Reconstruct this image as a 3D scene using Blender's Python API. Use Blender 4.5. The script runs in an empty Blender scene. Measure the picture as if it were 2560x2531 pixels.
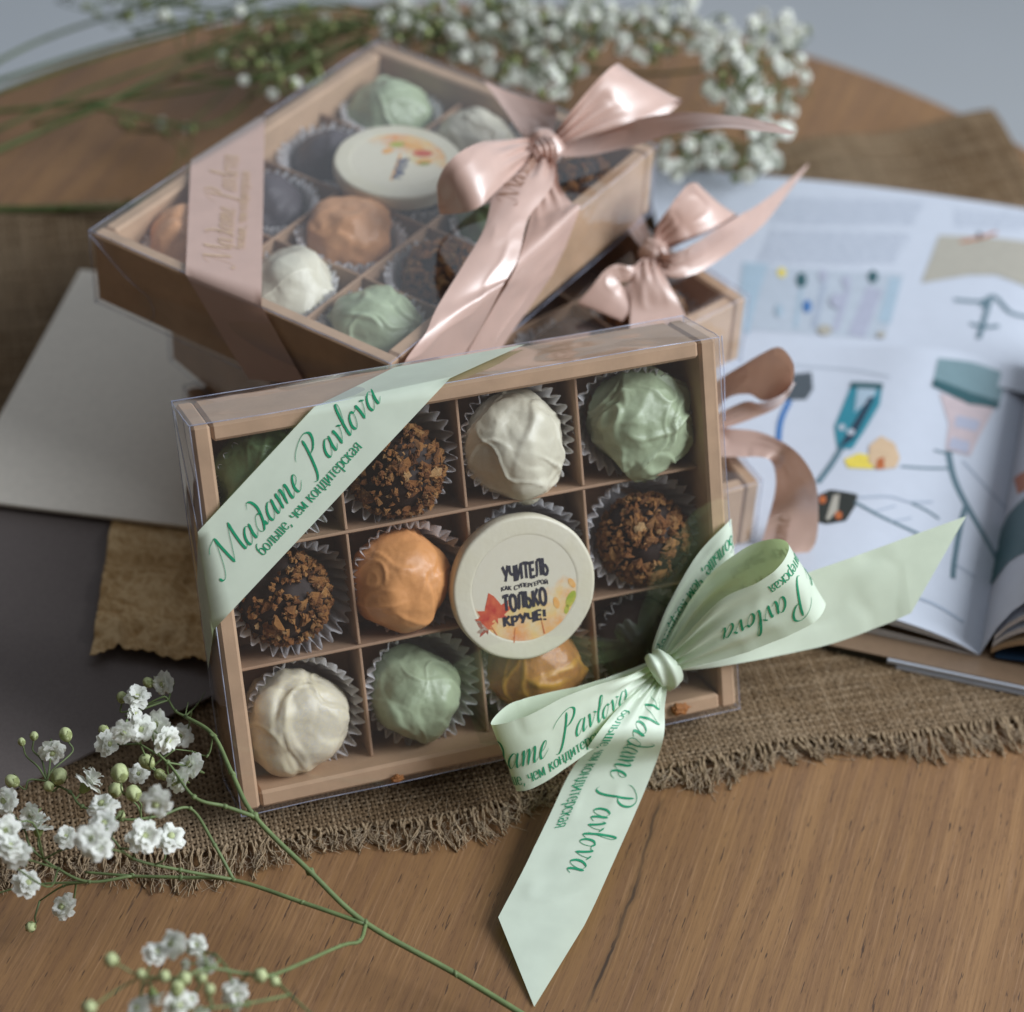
import bpy, math, random
import numpy as np
from mathutils import Matrix, Vector

# ------------------------------------------------------------------ scene, camera, world, lamps
sc = bpy.context.scene
COL = sc.collection
sc.cycles.use_denoising = True
sc.cycles.max_bounces = 9
sc.cycles.diffuse_bounces = 4
sc.cycles.glossy_bounces = 4
sc.cycles.transmission_bounces = 4
sc.cycles.transparent_max_bounces = 24
sc.cycles.caustics_reflective = False
sc.cycles.caustics_refractive = False
sc.cycles.sample_clamp_indirect = 6.0
sc.view_settings.view_transform = 'Standard'
sc.view_settings.look = 'None'
sc.view_settings.exposure = 0.0
sc.view_settings.gamma = 1.0
sc.view_settings.use_curve_mapping = False

PITCH, ROLL, FPX, CAM = 0.69998, 0.05617, 5812.8, np.array([0.0, 0.0, 0.6633])
def _rx(a): c, s = math.cos(a), math.sin(a); return np.array([[1, 0, 0], [0, c, -s], [0, s, c]])
def _rz(a): c, s = math.cos(a), math.sin(a); return np.array([[c, -s, 0], [s, c, 0], [0, 0, 1]])
CR = _rx(math.pi / 2 - PITCH) @ _rz(ROLL)
cd = bpy.data.cameras.new('camera')
cam = bpy.data.objects.new('camera', cd); COL.objects.link(cam)
cam.matrix_world = Matrix.Translation(Vector(CAM)) @ Matrix(CR.tolist()).to_4x4()
cd.sensor_fit = 'HORIZONTAL'; cd.sensor_width = 36.0
cd.lens = FPX / 2560 * 36.0
cd.clip_start = 0.02; cd.clip_end = 40
cd.dof.use_dof = True
cd.dof.focus_distance = 0.842
cd.dof.aperture_fstop = 6.0
cd.dof.aperture_blades = 9
sc.camera = cam

wd = bpy.data.worlds.new('World'); sc.world = wd; wd.use_nodes = True
_t = wd.node_tree; _bg = _t.nodes['Background']
_tc = _t.nodes.new('ShaderNodeTexCoord'); _dp = _t.nodes.new('ShaderNodeVectorMath'); _dp.operation = 'DOT_PRODUCT'
_t.links.new(_tc.outputs['Generated'], _dp.inputs[0]); _dp.inputs[1].default_value = (0.55, 0.62, 0.56)
_rp = _t.nodes.new('ShaderNodeValToRGB'); _t.links.new(_dp.outputs['Value'], _rp.inputs[0])
_rp.color_ramp.elements[0].position = 0.0; _rp.color_ramp.elements[0].color = (0.150, 0.124, 0.102, 1)     # the room behind the camera
_rp.color_ramp.elements[1].position = 0.9; _rp.color_ramp.elements[1].color = (0.98, 1.08, 1.20, 1)      # pale walls near the window
_t.links.new(_rp.outputs[0], _bg.inputs[0]); _bg.inputs[1].default_value = 0.55

def area(name, loc, target, size, power, color):
    l = bpy.data.lights.new(name, 'AREA'); l.shape = 'RECTANGLE'; l.size, l.size_y = size
    l.energy = power; l.color = color
    o = bpy.data.objects.new(name, l); COL.objects.link(o)
    o.location = loc
    o.rotation_euler = (Vector(target) - Vector(loc)).to_track_quat('-Z', 'Y').to_euler()
    return o
area('window_light', (1.72, 0.42, 1.30), (0.02, 0.76, 0.06), (1.25, 1.25), 70.0, (0.91, 0.955, 1.0))

# ------------------------------------------------------------------ pixel (1932 x 1910 grid of the photo) -> point on a real plane
def ray(u, v):
    u, v = u * 2560 / 1932, v * 2560 / 1932
    return CR @ np.array([(u - 1280) / FPX, -(v - 1265.5) / FPX, -1.0])
def at(u, v, z=0.0):
    r = ray(u, v); return CAM + r * ((z - CAM[2]) / r[2])
def onp(u, v, o, n):
    r = ray(u, v); return CAM + r * (((o - CAM) @ n) / (r @ n))

# ------------------------------------------------------------------ numpy noise
def _h(i, j, k, s):
    n = (i.astype(np.int64) * 374761393 + j.astype(np.int64) * 668265263 + k.astype(np.int64) * 2147483647 + s * 974634541) & 0xffffffff
    n = ((n ^ (n >> 13)) * 1274126177) & 0xffffffff
    n = ((n ^ (n >> 16)) * 2246822519) & 0xffffffff
    return ((n ^ (n >> 15)) & 0xffffff) / float(0xffffff)
def noise(P, s=0):
    P = np.asarray(P, float); f = np.floor(P); i = f.astype(np.int64); t = P - f; t = t * t * t * (t * (t * 6 - 15) + 10)
    out = 0
    for a in (0, 1):
        wa = t[:, 0] if a else 1 - t[:, 0]
        for b in (0, 1):
            wb = t[:, 1] if b else 1 - t[:, 1]
            for c in (0, 1):
                wc = t[:, 2] if c else 1 - t[:, 2]
                out = out + wa * wb * wc * _h(i[:, 0] + a, i[:, 1] + b, i[:, 2] + c, s)
    return out * 2 - 1
def fbm(P, s=0, o=3):
    r = 0; a = 1.0
    for k in range(o):
        r = r + a * noise(P * 2 ** k, s + 17 * k); a *= 0.5
    return r

# ------------------------------------------------------------------ objects and meshes
def mesh_obj(name, V, F, mats, parent=None, mi=None, smooth=False, attrs=None):
    me = bpy.data.meshes.new(name)
    V = np.asarray(V, float)
    me.from_pydata(V.tolist(), [], [tuple(int(q) for q in f) for f in F])
    for m in (mats if isinstance(mats, (list, tuple)) else [mats]): me.materials.append(m)
    if mi is not None: me.polygons.foreach_set('material_index', np.asarray(mi, np.int32))
    if smooth is True: me.polygons.foreach_set('use_smooth', np.ones(len(me.polygons), bool))
    elif smooth is not False and smooth is not None: me.polygons.foreach_set('use_smooth', np.asarray(smooth, bool))
    if attrs:
        for k, a in attrs.items():
            at_ = me.attributes.new(k, 'FLOAT', 'POINT'); at_.data.foreach_set('value', np.asarray(a, np.float32))
    me.update()
    o = bpy.data.objects.new(name, me); COL.objects.link(o)
    if parent: o.parent = parent
    return o
def big_mesh(name, V, Q, mats, mi=None, parent=None, smooth=True, attrs=None):
    """quads only, numpy fast path"""
    me = bpy.data.meshes.new(name)
    V = np.asarray(V, np.float32); Q = np.asarray(Q, np.int32)
    me.vertices.add(len(V)); me.vertices.foreach_set('co', V.ravel())
    me.loops.add(Q.size); me.loops.foreach_set('vertex_index', Q.ravel())
    me.polygons.add(len(Q)); me.polygons.foreach_set('loop_start', np.arange(0, Q.size, Q.shape[1], dtype=np.int32))
    for m in mats: me.materials.append(m)
    if mi is not None: me.polygons.foreach_set('material_index', np.asarray(mi, np.int32))
    if smooth: me.polygons.foreach_set('use_smooth', np.ones(len(Q), bool))
    if attrs:
        for k, a in attrs.items():
            at_ = me.attributes.new(k, 'FLOAT', 'POINT'); at_.data.foreach_set('value', np.asarray(a, np.float32))
    me.update(); me.validate()
    o = bpy.data.objects.new(name, me); COL.objects.link(o)
    if parent: o.parent = parent
    return o
def tag(o, label=None, cat=None, group=None, kind=None):
    if label: o['label'] = label
    if cat: o['category'] = cat
    if group: o['group'] = group
    if kind: o['kind'] = kind
    return o
def empty(name, M, label, cat, group=None, kind=None):
    o = bpy.data.objects.new(name, None); COL.objects.link(o)
    o.empty_display_size = 0.01
    o.matrix_world = M
    return tag(o, label, cat, group, kind)
def T(p): return Matrix.Translation(Vector(p))

class MB:
    def __init__(s): s.V = []; s.F = []; s.M = []; s.S = []; s.n = 0
    def add(s, V, F, mi=0, smooth=False):
        V = np.asarray(V, float)
        s.V.append(V)
        for f in F: s.F.append(tuple(q + s.n for q in f)); s.M.append(mi); s.S.append(smooth)
        s.n += len(V)
    def box(s, a, b, mi=0, bev=0.0):
        a = np.minimum(a, b) * 1.0; b = np.maximum(a, b) * 1.0
        if bev <= 0:
            V = [(x, y, z) for x in (a[0], b[0]) for y in (a[1], b[1]) for z in (a[2], b[2])]
            s.add(V, [(0, 1, 3, 2), (4, 6, 7, 5), (0, 4, 5, 1), (2, 3, 7, 6), (0, 2, 6, 4), (1, 5, 7, 3)], mi); return
        # bevelled box: 24 vertices
        V = []; idx = {}
        for ix in (0, 1):
            for iy in (0, 1):
                for iz in (0, 1):
                    c = [(a, b)[ix][0], (a, b)[iy][1], (a, b)[iz][2]]; sg = [1 if q == 0 else -1 for q in (ix, iy, iz)]
                    for ax in range(3):
                        p = [c[q] + (0 if q == ax else sg[q] * bev) for q in range(3)]
                        idx[(ix, iy, iz, ax)] = len(V); V.append(p)
        F = []
        def quad(ks): F.append([idx[k] for k in ks])
        for ax in range(3):
            o1, o2 = [q for q in range(3) if q != ax]
            for e in (0, 1):
                ks = []
                for (p, q) in ((0, 0), (1, 0), (1, 1), (0, 1)):
                    k = [0, 0, 0]; k[ax] = e; k[o1] = p; k[o2] = q; ks.append((*k, ax))
                quad(ks)
        for ax in range(3):      # edges running along ax
            o1, o2 = [q for q in range(3) if q != ax]
            for p in (0, 1):
                for q in (0, 1):
                    k0 = [0, 0, 0]; k0[o1] = p; k0[o2] = q; k1 = list(k0); k1[ax] = 1
                    quad([(*k0, o1), (*k1, o1), (*k1, o2), (*k0, o2)])
        for ix in (0, 1):
            for iy in (0, 1):
                for iz in (0, 1): quad([(ix, iy, iz, q) for q in range(3)])
        s.add(V, F, mi)
    def tube(s, P, r, k=6, mi=0, cap=True):
        P = np.asarray(P, float); n = len(P)
        r = np.full(n, r) if np.isscalar(r) else np.asarray(r, float)
        Tn = np.gradient(P, axis=0); Tn /= np.linalg.norm(Tn, axis=1)[:, None] + 1e-12
        ref = np.array([0, 0, 1.0]) if abs(Tn[0][2]) < 0.9 else np.array([1.0, 0, 0])
        V = []
        for i in range(n):
            a = np.cross(Tn[i], ref); a /= np.linalg.norm(a) + 1e-12; b = np.cross(a, Tn[i]); ref = b
            ref = np.cross(a, Tn[i]); ref = ref / (np.linalg.norm(ref) + 1e-12)
            for j in range(k):
                t = 2 * math.pi * j / k; V.append(P[i] + r[i] * (a * math.cos(t) + b * math.sin(t)))
        F = []
        for i in range(n - 1):
            for j in range(k): F.append((i * k + j, i * k + (j + 1) % k, (i + 1) * k + (j + 1) % k, (i + 1) * k + j))
        if cap: F.append(tuple(range(k - 1, -1, -1))); F.append(tuple((n - 1) * k + j for j in range(k)))
        s.add(V, F, mi, True)
    def build(s, name, mats, parent=None):
        return mesh_obj(name, np.concatenate(s.V), s.F, mats, parent, s.M, s.S)

def crom(P, n):
    """Catmull-Rom through the rows of P, n samples per span"""
    P = np.asarray(P, float)
    if len(P) < 3: 
        t = np.linspace(0, 1, n + 1)[:, None]; return P[0] * (1 - t) + P[1] * t
    Q = np.vstack([2 * P[0] - P[1], P, 2 * P[-1] - P[-2]]); out = []
    for i in range(1, len(Q) - 2):
        t = np.linspace(0, 1, n, endpoint=False)[:, None]
        a, b, c, d = Q[i - 1], Q[i], Q[i + 1], Q[i + 2]
        out.append(0.5 * (2 * b + (c - a) * t + (2 * a - 5 * b + 4 * c - d) * t ** 2 + (3 * b - a - 3 * c + d) * t ** 3))
    out.append(P[-1][None]); return np.vstack(out)

# ------------------------------------------------------------------ materials
class NT:
    def __init__(s, name):
        s.m = bpy.data.materials.new(name); s.m.use_nodes = True; s.t = s.m.node_tree; s.n = s.t.nodes; s.l = s.t.links
        s.n.clear(); s.out = s.n.new('ShaderNodeOutputMaterial')
    def new(s, kind, **kw):
        nd = s.n.new('ShaderNode' + kind)
        for k, v in kw.items():
            if hasattr(nd, k): setattr(nd, k, v)
        return nd
    def link(s, a, b): s.l.new(a, b)
    def val(s, sock, v):
        if hasattr(v, 'is_linked') or hasattr(v, 'links'): s.l.new(v, sock)
        else: sock.default_value = (*v, 1) if isinstance(v, (tuple, list)) and len(v) == 3 and sock.type == 'RGBA' else v
    def coord(s, scale=(1, 1, 1), rot=(0, 0, 0), kind='Object'):
        c = s.new('TexCoord'); mp = s.new('Mapping'); s.link(c.outputs[kind], mp.inputs[0])
        mp.inputs['Scale'].default_value = scale; mp.inputs['Rotation'].default_value = rot
        return mp.outputs[0]
    def noise(s, vec, scale, detail=3, rough=0.5, dist=0.0):
        nd = s.new('TexNoise'); s.link(vec, nd.inputs['Vector']); nd.inputs['Scale'].default_value = scale
        nd.inputs['Detail'].default_value = detail; nd.inputs['Roughness'].default_value = rough; nd.inputs['Distortion'].default_value = dist
        return nd.outputs['Fac']
    def ramp(s, fac, stops, interp='LINEAR'):
        nd = s.new('ValToRGB'); s.link(fac, nd.inputs[0]); cr = nd.color_ramp; cr.interpolation = interp
        while len(cr.elements) < len(stops): cr.elements.new(0.5)
        for e, (p, c) in zip(cr.elements, stops): e.position = p; e.color = (*c, 1) if len(c) == 3 else c
        return nd.outputs[0]
    def mix(s, fac, a, b, blend='MIX'):
        nd = s.new('Mix'); nd.data_type = 'RGBA'; nd.blend_type = blend
        s.val(nd.inputs[0], fac); s.val(nd.inputs[6], a); s.val(nd.inputs[7], b); return nd.outputs[2]
    def math(s, op, a, b=0.0, clamp=False):
        nd = s.new('Math'); nd.operation = op; nd.use_clamp = clamp; s.val(nd.inputs[0], a); s.val(nd.inputs[1], b); return nd.outputs[0]
    def bump(s, h, strength=0.3, dist=0.001):
        nd = s.new('Bump'); nd.inputs['Strength'].default_value = strength; nd.inputs['Distance'].default_value = dist
        s.link(h, nd.inputs['Height']); return nd.outputs[0]
    def bsdf(s, base, rough=0.5, spec=0.5, normal=None, **kw):
        b = s.new('BsdfPrincipled'); s.val(b.inputs['Base Color'], base); s.val(b.inputs['Roughness'], rough)
        b.inputs['Specular IOR Level'].default_value = spec
        if normal is not None: s.link(normal, b.inputs['Normal'])
        for k, v in kw.items(): s.val(b.inputs[k], v)
        return b.outputs[0]
    def done(s, sh): s.link(sh, s.out.inputs[0]); return s.m

def m_plain(name, base, rough=0.6, spec=0.4, var=0.12, scale=200, bump=0.15, bd=0.0003, **kw):
    n = NT(name); v = n.coord(); f = n.noise(v, scale, 4, 0.6)
    dark = tuple(c * (1 - var) for c in base); lite = tuple(min(1, c * (1 + var)) for c in base)
    col = n.ramp(f, [(0.3, dark), (0.7, lite)])
    return n.done(n.bsdf(col, rough, spec, n.bump(f, bump, bd) if bump else None, **kw))

def m_kraft(name, base):
    n = NT(name); v = n.coord(); v2 = n.coord((1, 0.12, 1))
    f = n.noise(v, 60, 4, 0.6); g = n.noise(v2, 1500, 2, 0.6); h = n.noise(v, 2500, 2, 0.6)
    col = n.ramp(f, [(0.3, tuple(c * .86 for c in base)), (0.7, tuple(c * 1.1 for c in base))])
    col = n.mix(n.math('MULTIPLY', g, 0.10), col, tuple(c * .62 for c in base))
    return n.done(n.bsdf(col, 0.62, 0.3, n.bump(n.math('ADD', g, h), 0.12, 0.0003)))
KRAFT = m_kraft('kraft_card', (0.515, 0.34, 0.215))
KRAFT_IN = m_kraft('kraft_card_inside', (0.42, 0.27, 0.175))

def m_clear():
    n = NT('clear_plastic'); tr = n.new('BsdfTransparent'); tr.inputs[0].default_value = (0.97, 0.975, 0.985, 1)
    v = n.coord(); f = n.noise(v, 22, 2, 0.5)
    nb = n.bump(f, 0.25, 0.004)
    gl = n.new('BsdfGlossy'); gl.inputs['Roughness'].default_value = 0.06; gl.inputs[0].default_value = (1, 1, 1, 1); n.link(nb, gl.inputs['Normal'])
    df = n.new('BsdfDiffuse'); df.inputs[0].default_value = (0.8, 0.8, 0.85, 1)
    ge = n.new('NewGeometry'); dt = n.new('VectorMath'); dt.operation = 'DOT_PRODUCT'
    n.link(ge.outputs['Normal'], dt.inputs[0]); n.link(ge.outputs['Incoming'], dt.inputs[1])
    c1 = n.math('SUBTRACT', 1.0, n.math('ABSOLUTE', dt.outputs['Value']), True)
    k = n.math('ADD', n.math('MULTIPLY', n.math('POWER', c1, 5.0), 0.9), 0.105, True)      # both faces of the film
    scr = n.coord((1, 18, 1), (0, 0, 0.5)); sc_ = n.noise(scr, 140, 3, 0.7)
    sk = n.ramp(sc_, [(0.6, (0, 0, 0)), (0.78, (1, 1, 1))])
    m1 = n.new('MixShader'); n.link(n.math('ADD', n.math('MULTIPLY', sk, 0.045), 0.012), m1.inputs[0]); n.link(tr.outputs[0], m1.inputs[1]); n.link(df.outputs[0], m1.inputs[2])
    m2 = n.new('MixShader'); n.link(k, m2.inputs[0]); n.link(m1.outputs[0], m2.inputs[1]); n.link(gl.outputs[0], m2.inputs[2])
    return n.done(m2.outputs[0])
CLEAR = m_clear()
def m_clearedge():
    n = NT('clear_plastic_fold'); tr = n.new('BsdfTransparent'); tr.inputs[0].default_value = (0.9, 0.92, 0.97, 1)
    b = n.new('BsdfPrincipled'); b.inputs['Base Color'].default_value = (0.62, 0.66, 0.82, 1); b.inputs['Roughness'].default_value = 0.12
    v = n.coord(); f = n.noise(v, 60, 2)
    m = n.new('MixShader'); n.link(n.ramp(f, [(0.35, (.12, .12, .12)), (0.7, (.6, .6, .6))]), m.inputs[0]); n.link(tr.outputs[0], m.inputs[1]); n.link(b.outputs[0], m.inputs[2])
    return n.done(m.outputs[0])
CLEAR_EDGE = m_clearedge()

def m_satin(name, base, back, rough=0.34, trans=0.2, spec=0.7, sheen=0.2, coat=0.0):
    n = NT(name); v = n.coord(); f = n.noise(v, 9000, 1); w = n.noise(v, 90, 3)
    nb = n.bump(n.math('ADD', n.math('MULTIPLY', f, 0.3), w), 0.08, 0.0008)
    col = n.mix(n.ramp(w, [(0.35, (0, 0, 0)), (0.65, (1, 1, 1))]), base, tuple(c * 0.93 for c in base))
    b = n.bsdf(col, rough, spec, nb, **{'Sheen Weight': sheen, 'Sheen Roughness': 0.4, 'Coat Weight': coat, 'Coat Roughness': 0.31, 'Coat IOR': 1.7})
    tl = n.new('BsdfTranslucent'); tl.inputs[0].default_value = (*back, 1)
    m = n.new('MixShader'); m.inputs[0].default_value = trans; n.link(b, m.inputs[1]); n.link(tl.outputs[0], m.inputs[2])
    return n.done(m.outputs[0])
MINT = m_satin('mint_satin', (0.70, 0.79, 0.665), (0.60, 0.78, 0.36), 0.42, 0.24, 0.45, 0.1)
PINK = m_satin('rose_satin', (0.60, 0.41, 0.345), (0.74, 0.40, 0.26), 0.36, 0.12, 1.0, 0.4, 0.45)
GREEN_INK = m_plain('green_ink', (0.012, 0.25, 0.12), 0.45, 0.4, 0.1, 400, 0)
GOLD_INK = m_plain('gold_ink', (0.60, 0.43, 0.28), 0.3, 0.8, 0.15, 400, 0)
BRONZE_INK = m_plain('bronze_ink', (0.26, 0.13, 0.075), 0.35, 0.6, 0.15, 400, 0)

def m_choc(name, base, shade, rough=0.25, var=60, spec=0.55, fleck=None, foldc=None):
    n = NT(name); v = n.coord(); f = n.noise(v, var, 4, 0.55, 0.6); g = n.noise(v, 420, 4, 0.6)
    a = n.new('Attribute'); a.attribute_name = 'fold'
    col = n.mix(n.ramp(f, [(0.38, (0, 0, 0)), (0.66, (1, 1, 1))]), base, shade)
    col = n.mix(n.math('MULTIPLY', a.outputs['Fac'], 0.55, True), col, foldc or tuple(min(1, c * 1.22) for c in base))
    if fleck:
        vo = n.new('TexVoronoi'); n.link(v, vo.inputs['Vector']); vo.inputs['Scale'].default_value = 130
        col = n.mix(n.ramp(vo.outputs['Distance'], [(0.06, (1, 1, 1)), (0.10, (0, 0, 0))]), col, fleck)
    rg = n.ramp(g, [(0.3, (rough * .8,) * 3), (0.7, (rough * 1.3,) * 3)])
    return n.done(n.bsdf(col, rg, spec, n.bump(g, 0.18, 0.0006), **{'Subsurface Weight': 0.0}))
C_WHITE = m_choc('white_chocolate', (0.72, 0.64, 0.43), (0.60, 0.57, 0.52), var=32, fleck=(0.30, 0.20, 0.22), foldc=(0.76, 0.68, 0.46))
C_IVORY = m_choc('ivory_chocolate', (0.72, 0.69, 0.56), (0.64, 0.60, 0.45))
C_GREEN = m_choc('pistachio_chocolate', (0.40, 0.475, 0.315), (0.33, 0.40, 0.245))
C_OLIVE = m_choc('olive_green_chocolate', (0.16, 0.24, 0.11), (0.12, 0.18, 0.08))
C_ORANGE = m_choc('orange_chocolate', (0.75, 0.36, 0.14), (0.67, 0.29, 0.10))
C_PEACH = m_choc('peach_chocolate', (0.80, 0.41, 0.20), (0.72, 0.34, 0.15))
C_AMBER = m_choc('amber_chocolate', (0.58, 0.25, 0.05), (0.36, 0.17, 0.10), 0.24, 35, foldc=(0.82, 0.47, 0.07))
C_DARK = m_choc('dark_chocolate', (0.030, 0.016, 0.012), (0.018, 0.010, 0.008), 0.55, 60, 0.25)
C_VIOLET = m_choc('violet_grey_chocolate', (0.085, 0.070, 0.080), (0.06, 0.05, 0.058), 0.5)
def m_flake():
    n = NT('caramel_flake'); a = n.new('Attribute'); a.attribute_name = 'tone'; v = n.coord(); g = n.noise(v, 900, 4, 0.7)
    col = n.ramp(a.outputs['Fac'], [(0.0, (0.13, 0.045, 0.014)), (0.35, (0.32, 0.125, 0.035)), (0.7, (0.50, 0.24, 0.075)), (1.0, (0.62, 0.40, 0.19))])
    col = n.mix(n.ramp(g, [(0.35, (.6, .6, .6)), (0.55, (0, 0, 0))]), col, (0.16, 0.06, 0.02))
    return n.done(n.bsdf(col, 0.5, 0.4, n.bump(g, 0.7, 0.0012)))
FLAKE = m_flake()
def m_cup():
    n = NT('white_baking_paper'); v = n.coord(); f = n.noise(v, 300, 3)
    b = n.bsdf(n.ramp(f, [(0.3, (0.72, 0.72, 0.74)), (0.7, (0.80, 0.80, 0.82))]), 0.55, 0.3)
    tl = n.new('BsdfTranslucent'); tl.inputs[0].default_value = (0.78, 0.78, 0.80, 1)
    m = n.new('MixShader'); m.inputs[0].default_value = 0.40; n.link(b, m.inputs[1]); n.link(tl.outputs[0], m.inputs[2]); return n.done(m.outputs[0])
CUP = m_cup()
def m_darkcup():
    return m_plain('brown_baking_paper', (0.10, 0.085, 0.08), 0.5, 0.4, 0.1, 300, 0)
CUP_DARK = m_darkcup()

# ------------------------------------------------------------------ the setting: floor and table
def m_floor():
    n = NT('pale_floor'); v = n.coord(); f = n.noise(v, 0.9, 3, 0.5); g = n.noise(v, 9, 4, 0.6)
    col = n.ramp(f, [(0.35, (0.47, 0.51, 0.55)), (0.65, (0.56, 0.585, 0.61))]); col = n.mix(n.math('MULTIPLY', g, 0.15), col, (0.36, 0.35, 0.33))
    return n.done(n.bsdf(col, 0.5, 0.4))
fl = mesh_obj('floor', [(-6, -4, -.72), (6, -4, -.72), (6, 9, -.72), (-6, 9, -.72)], [(0, 1, 2, 3)], m_floor()); tag(fl, kind='structure')

GR = at(1116, 1871) - at(1237, 1540); GANG = math.atan2(GR[1], GR[0])
def m_wood():
    n = NT('oak_laminate'); c = n.new('TexCoord')
    mp = n.new('Mapping'); n.link(c.outputs['Object'], mp.inputs[0]); mp.inputs['Rotation'].default_value = (0, 0, -GANG)
    base = mp.outputs[0]                                   # x now runs along the grain
    def st(sx, sy, loc=0.0):
        q = n.new('Mapping'); n.link(base, q.inputs[0]); q.inputs['Scale'].default_value = (sx, sy, 1); q.inputs['Location'].default_value = (loc, loc * .7, 0); return q.outputs[0]
    wob = n.noise(st(1.5, 4), 3, 2)
    wv = n.new('VectorMath'); wv.operation = 'MULTIPLY_ADD'
    cmb = n.new('CombineXYZ'); n.link(n.math('MULTIPLY', n.math('SUBTRACT', wob, 0.5), 0.010), cmb.inputs[1])
    ad = n.new('VectorMath'); ad.operation = 'ADD'; n.link(base, ad.inputs[0]); n.link(cmb.outputs[0], ad.inputs[1])
    def st2(sx, sy, loc=0.0):
        q = n.new('Mapping'); n.link(ad.outputs[0], q.inputs[0]); q.inputs['Scale'].default_value = (sx, sy, 1); q.inputs['Location'].default_value = (loc, loc * .7, 0); return q.outputs[0]
    band = n.noise(st2(0.9, 16), 1.0, 3, 0.55)             # broad tone bands
    mid = n.noise(st2(4, 130, 3), 1.0, 4, 0.65)
    fine = n.noise(st2(20, 1000, 7), 1.0, 3, 0.7)
    por = n.noise(st2(75, 760, 11), 1.0, 2, 0.6)           # short dark pores
    por3 = n.noise(st2(120, 1700, 41), 1.0, 2, 0.6)
    por2 = n.noise(st2(30, 260, 19), 1.0, 2, 0.55)
    col = n.ramp(band, [(0.25, (0.165, 0.084, 0.032)), (0.5, (0.245, 0.131, 0.054)), (0.75, (0.320, 0.180, 0.083))])
    col = n.mix(n.ramp(mid, [(0.36, (0.68, 0.68, 0.68)), (0.58, (0, 0, 0))]), col, (0.165, 0.085, 0.043))
    col = n.mix(n.ramp(fine, [(0.30, (0.55, 0.55, 0.55)), (0.5, (0, 0, 0))]), col, (0.125, 0.062, 0.030))
    col = n.mix(n.ramp(fine, [(0.55, (0, 0, 0)), (0.72, (0.4, 0.4, 0.4))]), col, (0.40, 0.245, 0.14))
    pk = n.ramp(por, [(0.645, (0, 0, 0)), (0.69, (0.85, 0.85, 0.85))]); col = n.mix(pk, col, (0.050, 0.027, 0.017))
    pk3 = n.ramp(por3, [(0.56, (0, 0, 0)), (0.64, (0.62, 0.62, 0.62))]); col = n.mix(n.math('MULTIPLY', pk3, n.ramp(mid, [(0.3, (1, 1, 1)), (0.62, (0.25, .25, .25))])), col, (0.075, 0.038, 0.020))
    pk2 = n.ramp(por2, [(0.70, (0, 0, 0)), (0.76, (0.75, 0.75, 0.75))]); col = n.mix(pk2, col, (0.062, 0.036, 0.026))
    # one long crack and a few dark veins along the grain
    sep = n.new('SeparateXYZ'); n.link(ad.outputs[0], sep.inputs[0])
    wig = n.noise(st(26, 26, 5), 1.0, 3, 0.6)
    crk = n.math('ABSOLUTE', n.math('SUBTRACT', n.math('ADD', sep.outputs[1], n.math('MULTIPLY', n.math('SUBTRACT', wig, 0.5), 0.007)), CRACK_Y))
    gate = n.noise(st(22, 6, 9), 1.0, 2)
    ck = n.math('MULTIPLY', n.ramp(n.math('MULTIPLY', crk, 200.0, True), [(0.0, (1, 1, 1)), (0.07, (0.95, .95, .95)), (0.15, (0.35, .35, .35)), (0.45, (0, 0, 0))]), n.math('MULTIPLY', n.ramp(gate, [(0.25, (0.35, .35, .35)), (0.5, (1, 1, 1))]), n.ramp(n.math('MULTIPLY', n.math('SUBTRACT', sep.outputs[0], CRACK_X0), 1.0 / (CRACK_X1 - CRACK_X0)), [(0.0, (0, 0, 0)), (0.06, (1, 1, 1)), (0.85, (.9, .9, .9)), (1.0, (0, 0, 0))])))
    col = n.mix(ck, col, (0.030, 0.019, 0.014))
    vein = n.noise(st2(1.4, 55, 23), 1.0, 2, 0.5)
    col = n.mix(n.ramp(vein, [(0.66, (0, 0, 0)), (0.74, (0.55, 0.55, 0.55))]), col, (0.115, 0.062, 0.035))
    hgt = n.math('SUBTRACT', fine, n.math('MULTIPLY', pk, 0.8))
    return n.done(n.bsdf(col, n.ramp(mid, [(0.3, (0.42,) * 3), (0.7, (0.56,) * 3)]), 0.4, n.bump(hgt, 0.16, 0.0004)))
_c = at(1235, 1545); _q = _rz(-GANG) @ _c; CRACK_Y = float(_q[1]); CRACK_X0 = float((_rz(-GANG) @ at(1240, 1500))[0]); CRACK_X1 = float((_rz(-GANG) @ at(1100, 1925))[0])
WOOD = m_wood()
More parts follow.
